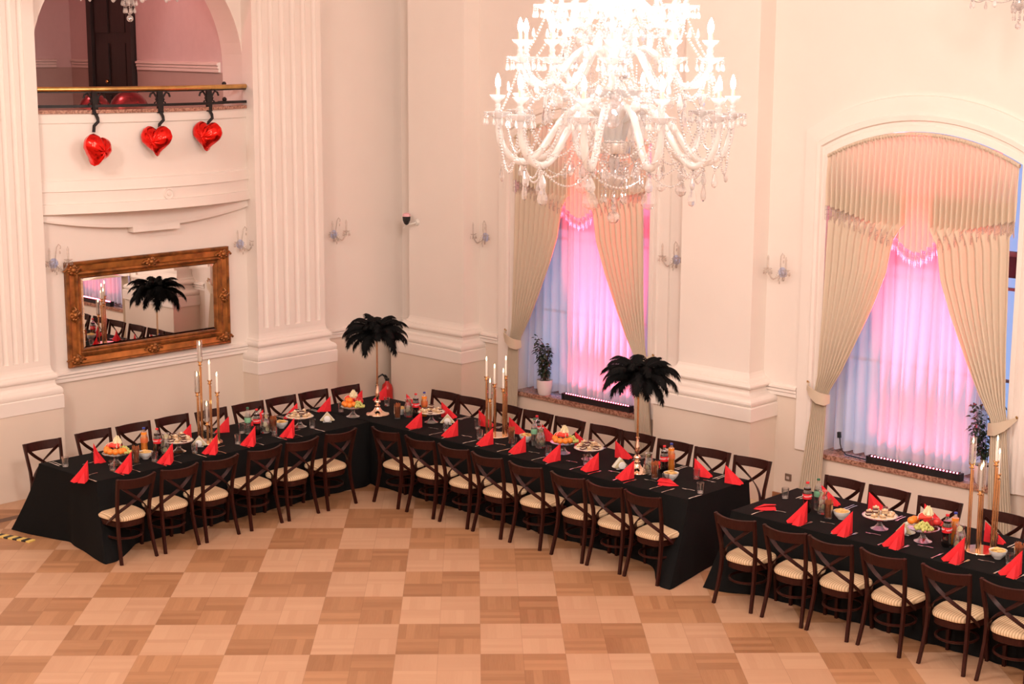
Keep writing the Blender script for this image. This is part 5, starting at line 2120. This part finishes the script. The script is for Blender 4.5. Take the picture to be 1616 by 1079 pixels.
def centrepiece(x, y, lab, zt, seed, radius):
    t = thing('feather_centrepiece', lab, 'centrepiece', (x, y, TZ), 0, 'feather centrepieces')
    mb = MB()
    mb.lathe([(0.0, 0.0), (0.135, 0.0), (0.142, 0.006), (0.138, 0.013), (0.115, 0.018), (0.085, 0.030), (0.055, 0.052), (0.038, 0.078), (0.030, 0.10), (0.034, 0.112), (0.022, 0.118), (0.028, 0.132), (0.040, 0.148), (0.040, 0.162), (0.028, 0.178), (0.016, 0.188),
              (0.020, 0.205), (0.027, 0.235), (0.024, 0.275), (0.016, 0.315), (0.013, 0.355), (0.019, 0.362), (0.019, 0.372), (0.0, 0.376)], 32)
    obj('turned_base', mb, 'rose_gold', t)
    mb = MB()
    for k in range(3):
        a = 2 * PI * k / 3
        mb.tube([(0.008 * math.cos(a), 0.008 * math.sin(a), 0.37), (0.0075 * math.cos(a), 0.0075 * math.sin(a), zt)], 0.0048, 8)
    obj('pole', mb, 'gold', t)
    mb = MB()
    mb.ball((0, 0, zt), 0.05, 12)
    obj('feather_socket', mb, 'feather', t)
    rnd = random.Random(seed)
    lay = []
    for q, n_, ph in ((5, 7, 5), (4, 8, 25), (3, 8, 0), (2, 6, 15), (6, 4, 40), (1, 4, 10), (0, 3, 60)):
        for k in range(n_):
            lay.append((ph + 360 * k / n_ + rnd.uniform(-14, 14), q))
    for az, q in lay:
        sc = radius / 0.335 * rnd.uniform(0.86, 1.10)
        f = put('feather', FE[q], t, (0, 0, zt + 0.01), (rnd.uniform(-.12, .12), rnd.uniform(-.12, .12), R(az)), sc)
    return t


centrepiece(2.33, -2.55, 'black ostrich feather plume on a gold pole standing in the corner where the tables meet', 0.98, 3, 0.355)
centrepiece(6.23, -2.40, 'black ostrich feather plume on a gold pole towards the right end of the middle table', 0.985, 8, 0.37)

# ================================================================== CRYSTAL CHANDELIERS
def rz_lathe(prof, mat, name, n=20, c=(0, 0, 0)):
    mb = MB()
    mb.lathe(prof, n, c=c, cap=False)
    return mb.mesh(name, mat)


def almond(mb, p, h, w, t=0.45, n=8):
    """faceted almond drop hanging with its top at p"""
    prof = [(0.0, 0.0), (0.18, -0.12), (0.30, -0.28), (0.47, -0.55), (0.50, -0.70), (0.38, -0.88), (0.0, -1.0)]
    vs = []
    for r, z in prof:
        for k in range(n):
            a = 2 * PI * k / n
            vs.append((p[0] + w * r * math.cos(a) * (t * 1.3 if False else t), p[1] + w * r * math.sin(a), p[2] + h * z))
    fs = []
    for i in range(len(prof) - 1):
        for k in range(n):
            fs.append((i * n + k, (i + 1) * n + k, (i + 1) * n + (k + 1) % n, i * n + (k + 1) % n))
    mb.add(vs, fs)


def beads(mb, pts, r, gap, grow=0.0):
    P = [Vector(p) for p in pts]
    d = 0.0
    L = sum((P[i + 1] - P[i]).length for i in range(len(P) - 1))
    n = max(2, int(L / gap))
    for k in range(n + 1):
        s = L * k / n
        i = 0
        while i < len(P) - 2 and s > (P[i + 1] - P[i]).length:
            s -= (P[i + 1] - P[i]).length
            i += 1
        q = P[i].lerp(P[i + 1], min(1, s / max(1e-6, (P[i + 1] - P[i]).length)))
        rr = r * (1 + grow * math.sin(PI * k / n))
        mb.add([(q.x, q.y, q.z - rr), (q.x + rr, q.y, q.z), (q.x, q.y + rr, q.z), (q.x - rr, q.y, q.z), (q.x, q.y - rr, q.z), (q.x, q.y, q.z + rr),
                (q.x + rr * .7, q.y + rr * .7, q.z), (q.x - rr * .7, q.y + rr * .7, q.z), (q.x - rr * .7, q.y - rr * .7, q.z), (q.x + rr * .7, q.y - rr * .7, q.z)],
               [(0, 6, 1), (0, 2, 6), (0, 7, 2), (0, 3, 7), (0, 8, 3), (0, 4, 8), (0, 9, 4), (0, 1, 9), (5, 1, 6), (5, 6, 2), (5, 2, 7), (5, 7, 3), (5, 3, 8), (5, 8, 4), (5, 4, 9), (5, 9, 1)])


def sag(p, q, s, n=14):
    P, Q = Vector(p), Vector(q)
    return [P.lerp(Q, k / n) - Vector((0, 0, s * 4 * (k / n) * (1 - k / n))) for k in range(n + 1)]


def smooth_path(pts, sub=5):
    P = [Vector((a, 0, b)) for a, b in pts]
    out = []
    for i in range(len(P) - 1):
        p0 = P[max(0, i - 1)]
        p1, p2 = P[i], P[i + 1]
        p3 = P[min(len(P) - 1, i + 2)]
        for k in range(sub):
            t = k / sub
            out.append(0.5 * ((2 * p1) + (p2 - p0) * t + (2 * p0 - 5 * p1 + 4 * p2 - p3) * t * t + (3 * p1 - p0 - 3 * p2 + p3) * t ** 3))
    out.append(P[-1])
    return out


def rot2(r, a, z):
    return (r * math.cos(a), r * math.sin(a), z)


# one tier of arms: meshes lie in the frame of an arm that points along +x; z is measured from the bottom ball
TIERS = [
    dict(n=10, ph=0.0, R=0.83, zp=0.715, path=[(0.05, 0.54), (0.10, 0.70), (0.20, 0.785), (0.32, 0.745), (0.44, 0.60), (0.54, 0.455), (0.64, 0.395), (0.74, 0.43), (0.81, 0.54), (0.83, 0.70)], ar=0.025, garland=0.36, pend=True, low=(0.64, 0.37)),
    dict(n=10, ph=0.21, R=0.69, zp=1.10, path=[(0.05, 0.98), (0.10, 1.13), (0.20, 1.19), (0.30, 1.14), (0.40, 1.02), (0.50, 0.93), (0.60, 0.95), (0.67, 1.02), (0.69, 1.09)], ar=0.022, garland=0.24, pend=True, low=(0.51, 0.91)),
    dict(n=8, ph=0.1, R=0.49, zp=1.46, path=[(0.04, 1.34), (0.08, 1.46), (0.15, 1.52), (0.24, 1.46), (0.33, 1.36), (0.41, 1.34), (0.47, 1.39), (0.49, 1.45)], ar=0.019, garland=0.18, pend=True, low=(0.36, 1.33)),
    dict(n=6, ph=0.3, R=0.28, zp=1.86, path=[(0.03, 1.74), (0.06, 1.84), (0.11, 1.88), (0.17, 1.82), (0.23, 1.78), (0.27, 1.81), (0.28, 1.85)], ar=0.015, garland=0.12, pend=False, low=(0.2, 1.77)),
]


def tier_meshes(T, nxt, small):
    ms = {}
    mb = MB()
    mb.tube(smooth_path(T['path']), T['ar'], 10)
    # twisted rib round the arm
    sp = smooth_path(T['path'])
    tw = []
    for k, p in enumerate(sp):
        tg = (sp[min(k + 1, len(sp) - 1)] - sp[max(0, k - 1)]).normalized()
        nn = Vector((0, 1, 0))
        bb = tg.cross(nn)
        tw.append(p + (nn * math.cos(k * .8) + bb * math.sin(k * .8)) * T['ar'] * 0.95)
    mb.tube(tw, T['ar'] * 0.28, 5)
    ms['arm'] = mb.mesh('arm', 'crystal_arm')
    Rr, zp = T['R'], T['zp']
    mb = MB()
    n = 24
    prof = [(0.012, -0.02), (0.03, -0.012), (0.060, 0.004), (0.098, 0.030), (0.092, 0.026), (0.055, 0.012), (0.015, 0.004)]
    vs = []
    for i, (r, z) in enumerate(prof):
        for k in range(n):
            a = 2 * PI * k / n
            rr = r * (1 + (0.05 if i in (3, 4) else 0) * (1 if k % 2 else -1))
            vs.append((Rr + rr * math.cos(a), rr * math.sin(a), zp + z))
    mb.add(vs, [(i * n + k, i * n + (k + 1) % n, (i + 1) * n + (k + 1) % n, (i + 1) * n + k) for i in range(len(prof) - 1) for k in range(n)])
    # stem, candle cup above the pan
    mb.lathe([(0.012, 0.0), (0.018, 0.02), (0.026, 0.04), (0.016, 0.055), (0.022, 0.075), (0.014, 0.09), (0.02, 0.105), (0.045, 0.125), (0.058, 0.148), (0.054, 0.148), (0.03, 0.122), (0.0, 0.118)], 20, c=(Rr, 0, zp), cap=False)
    ms['drip_pan'] = mb.mesh('drip_pan', 'crystal')
    mb = MB()
    for k in range(10):
        a = 2 * PI * k / 10
        x, y = Rr + 0.094 * math.cos(a), 0.094 * math.sin(a)
        beads(mb, [(x, y, zp + 0.02), (x, y, zp - 0.005)], 0.008, 0.016)
        almond(mb, (x, y, zp - 0.012), 0.052, 0.030, 0.8, 6)
    ms['pan_drops'] = mb.mesh('pan_drops', 'crystal', smooth=False)
    mb = MB()
    mb.lathe([(0.014, 0.118), (0.0135, 0.20), (0.010, 0.203)], 12, c=(Rr, 0, zp))
    ms['candle_tube'] = mb.mesh('candle_tube', 'candle_tube')
    mb = MB()
    mb.lathe([(0.009, 0.200), (0.015, 0.212), (0.0185, 0.232), (0.017, 0.252), (0.010, 0.275), (0.004, 0.292), (0.0, 0.298)], 14, c=(Rr, 0, zp))
    ms['bulb'] = mb.mesh('bulb', 'bulb')
    dA = 2 * PI / T['n']
    mb = MB()
    g = T['garland'] * (0.45 if small else 1)
    beads(mb, sag(rot2(Rr, 0, zp - 0.02), rot2(Rr, dA, zp - 0.02), g), 0.011, 0.023)
    beads(mb, sag(rot2(Rr * .93, 0, zp - 0.02), rot2(Rr * .93, dA, zp - 0.02), g * 0.62), 0.010, 0.021)
    beads(mb, sag((T['low'][0], 0, T['low'][1]), rot2(T['low'][0], dA, T['low'][1]), g * 0.30), 0.010, 0.021)
    ms['garland'] = mb.mesh('garland', 'crystal', smooth=False)
    if nxt:
        mb = MB()
        a2 = nxt['ph'] - T['ph']
        beads(mb, sag((Rr, 0, zp - 0.02), rot2(nxt['R'] * 1.0, a2, nxt['zp']), 0.03), 0.0115, 0.023)
        beads(mb, sag((T['low'][0] * .8, 0, T['low'][1] + .14), rot2(nxt['low'][0], a2, nxt['low'][1]), 0.05), 0.0115, 0.023)
        almond(mb, rot2(nxt['low'][0], a2, nxt['low'][1] - 0.03), 0.115, 0.07, 0.45)
        p = rot2((Rr + nxt['R']) / 2, a2 / 2, (zp + nxt['zp']) / 2 + 0.05)
        almond(mb, (p[0], p[1], p[2]), 0.07, 0.04, 0.6)
        ms['bead_string'] = mb.mesh('bead_string', 'crystal', smooth=False)
    if T['pend'] and not small:
        mb = MB()
        x, z = T['low']
        mb2 = [(x, 0, z), (x, 0, z - 0.10)]
        beads(mb, mb2, 0.013, 0.026)
        almond(mb, (x, 0, z - 0.112), 0.145, 0.115, 0.35, 10)
        almond(mb, (x * .55, 0.03, z + 0.02), 0.12, 0.065, 0.5, 8)
        beads(mb, [(x * .55, 0.03, z + 0.16), (x * .55, 0.03, z + 0.02)], 0.009, 0.019)
        beads(mb, [(x * 1.22, 0.02, z + 0.12), (x * 1.25, 0.02, z + 0.0)], 0.009, 0.019)
        almond(mb, (x * 1.25, 0.02, z - 0.01), 0.11, 0.07, 0.5, 8)
        ms['pendant'] = mb.mesh('pendant', 'crystal_clear', smooth=False)
    return ms


def chandelier(loc, sc, label, small, rz=0.0):
    t = thing('chandelier', label, 'chandelier', loc, rz, None)
    t.scale = (sc, sc, sc)
    # turned glass stem, dishes
    mb = MB()
    mb.lathe([(0.0, 0.20), (0.03, 0.20), (0.06, 0.235), (0.085, 0.27), (0.088, 0.30), (0.03, 0.30), (0.025, 0.33), (0.04, 0.37), (0.04, 0.42), (0.025, 0.455)], 28, cap=False)
    mb.lathe([(0.03, 0.60), (0.075, 0.64), (0.085, 0.70), (0.06, 0.78), (0.03, 0.83), (0.055, 0.87), (0.075, 0.91), (0.055, 0.96), (0.03, 0.98)], 24, cap=False)
    mb.lathe([(0.03, 1.10), (0.07, 1.15), (0.085, 1.22), (0.06, 1.29), (0.028, 1.33)], 24, cap=False)
    mb.lathe([(0.03, 1.44), (0.06, 1.49), (0.07, 1.56), (0.045, 1.64), (0.025, 1.72), (0.05, 1.80), (0.055, 1.90), (0.03, 2.0), (0.05, 2.06), (0.09, 2.12), (0.10, 2.15), (0.03, 2.2), (0.0, 2.22)], 24, cap=False)
    obj('glass_stem', mb, 'crystal', t)
    mb = MB()
    mb.lathe([(0.10, 0.455), (0.125, 0.46), (0.13, 0.50), (0.125, 0.535), (0.08, 0.54), (0.05, 0.60), (0.03, 0.60)], 28)
    mb.lathe([(0.03, 0.98), (0.09, 0.985), (0.10, 1.02), (0.09, 1.06), (0.03, 1.10)], 24)
    mb.lathe([(0.03, 1.33), (0.07, 1.335), (0.075, 1.37), (0.07, 1.40), (0.03, 1.44)], 24)
    mb.lathe([(0.008, 0.2), (0.008, 2.2)], 8)
    obj('hub', mb, 'hub_metal', t)
    mb = MB()
    mb.lathe([(0.03, 0.845), (0.10, 0.85), (0.17, 0.875), (0.21, 0.905), (0.20, 0.905), (0.15, 0.875), (0.03, 0.86)], 30, cap=False)
    obj('glass_dish', mb, 'crystal', t)
    # bottom ball on its string of prisms, rings of almonds
    mb = MB()
    beads(mb, [(0, 0, 0.20), (0, 0, 0.09)], 0.013, 0.024)
    mb.ball((0, 0, 0.068), 0.022, 8)
    mb.ball((0, 0, 0.0), 0.046, 12)
    obj('crystal_ball', mb, 'crystal_clear', t, smooth=False)
    for ring, (rr, z, n, L) in enumerate(((0.085, 0.25, 8, 0.06), (0.155, 0.37, 10, 0.0), (0.24, 0.40, 10, 0.09)) if not small else ((0.075, 0.19, 7, 0.03), (0.10, 0.26, 9, 0.0))):
        mb = MB()
        for k in range(n):
            a = 2 * PI * (k + 0.5 * ring) / n
            x, y = rr * math.cos(a), rr * math.sin(a)
            beads(mb, [(x * .6, y * .6, z + 0.14), (x, y, z)], 0.010, 0.021)
            beads(mb, [(x, y, z), (x, y, z - L)], 0.010, 0.021)
            almond(mb, (x, y, z - L - 0.01), 0.085, 0.042, 0.6, 8)
        obj('almond_ring', mb, 'crystal_clear', t, smooth=False)['kind'] = 'stuff'
    # bead curtains from the lower hub to the loops of the arms
    for ti, T in enumerate(TIERS):
        nxt = TIERS[ti - 1] if ti > 0 else None
        key = (ti, small)
        if key not in CHM:
            CHM[key] = tier_meshes(T, nxt, small)
        ms = CHM[key]
        for k in range(T['n']):
            a = T['ph'] + 2 * PI * k / T['n']
            arm = put('arm', ms['arm'], t, (0, 0, 0), (0, 0, a))
            for nm in ('drip_pan', 'pan_drops', 'candle_tube', 'bulb', 'garland', 'bead_string', 'pendant'):
                if nm in ms and not (small and nm in ('candle_tube',)):
                    me_ = ms[nm]
                    if small and nm == 'bulb':
                        if 'bulb_off' not in ms:
                            ms['bulb_off'] = ms['bulb'].copy()
                            ms['bulb_off'].materials[0] = M['bulb_off']
                        me_ = ms['bulb_off']
                    q = put(nm, me_, arm)
                    if nm in ('garland', 'bead_string', 'pan_drops', 'pendant'):
                        q['kind'] = 'stuff'
    mb = MB()
    top = (CEIL - loc[2]) / sc
    mb.tube([(0, 0, 2.2), (0, 0, top - 0.05)], 0.012, 8)
    mb.lathe([(0.012, top - 0.12), (0.06, top - 0.08), (0.10, top - 0.03), (0.11, top)], 20)
    obj('chain', mb, 'rose_gold', t)
    return t


CHM = {}
PH = math.atan2(0.68985, 0.72393)
chandelier((9.075, -6.252, 3.923), 1.0, 'large blazing crystal chandelier with candle bulbs hanging in the foreground', False, PH)
chandelier((1.467, -5.25, 5.40), 0.78, 'crystal chandelier whose bottom tip hangs in front of the balcony door', True, 0.4)
chandelier((9.77, -1.59, 5.325), 0.66, 'pale crystal chandelier whose bottom tip shows at the top right corner', True, 0.9)
for o in [q for q in bpy.data.objects if q.name.startswith('chandelier')]:
    pass
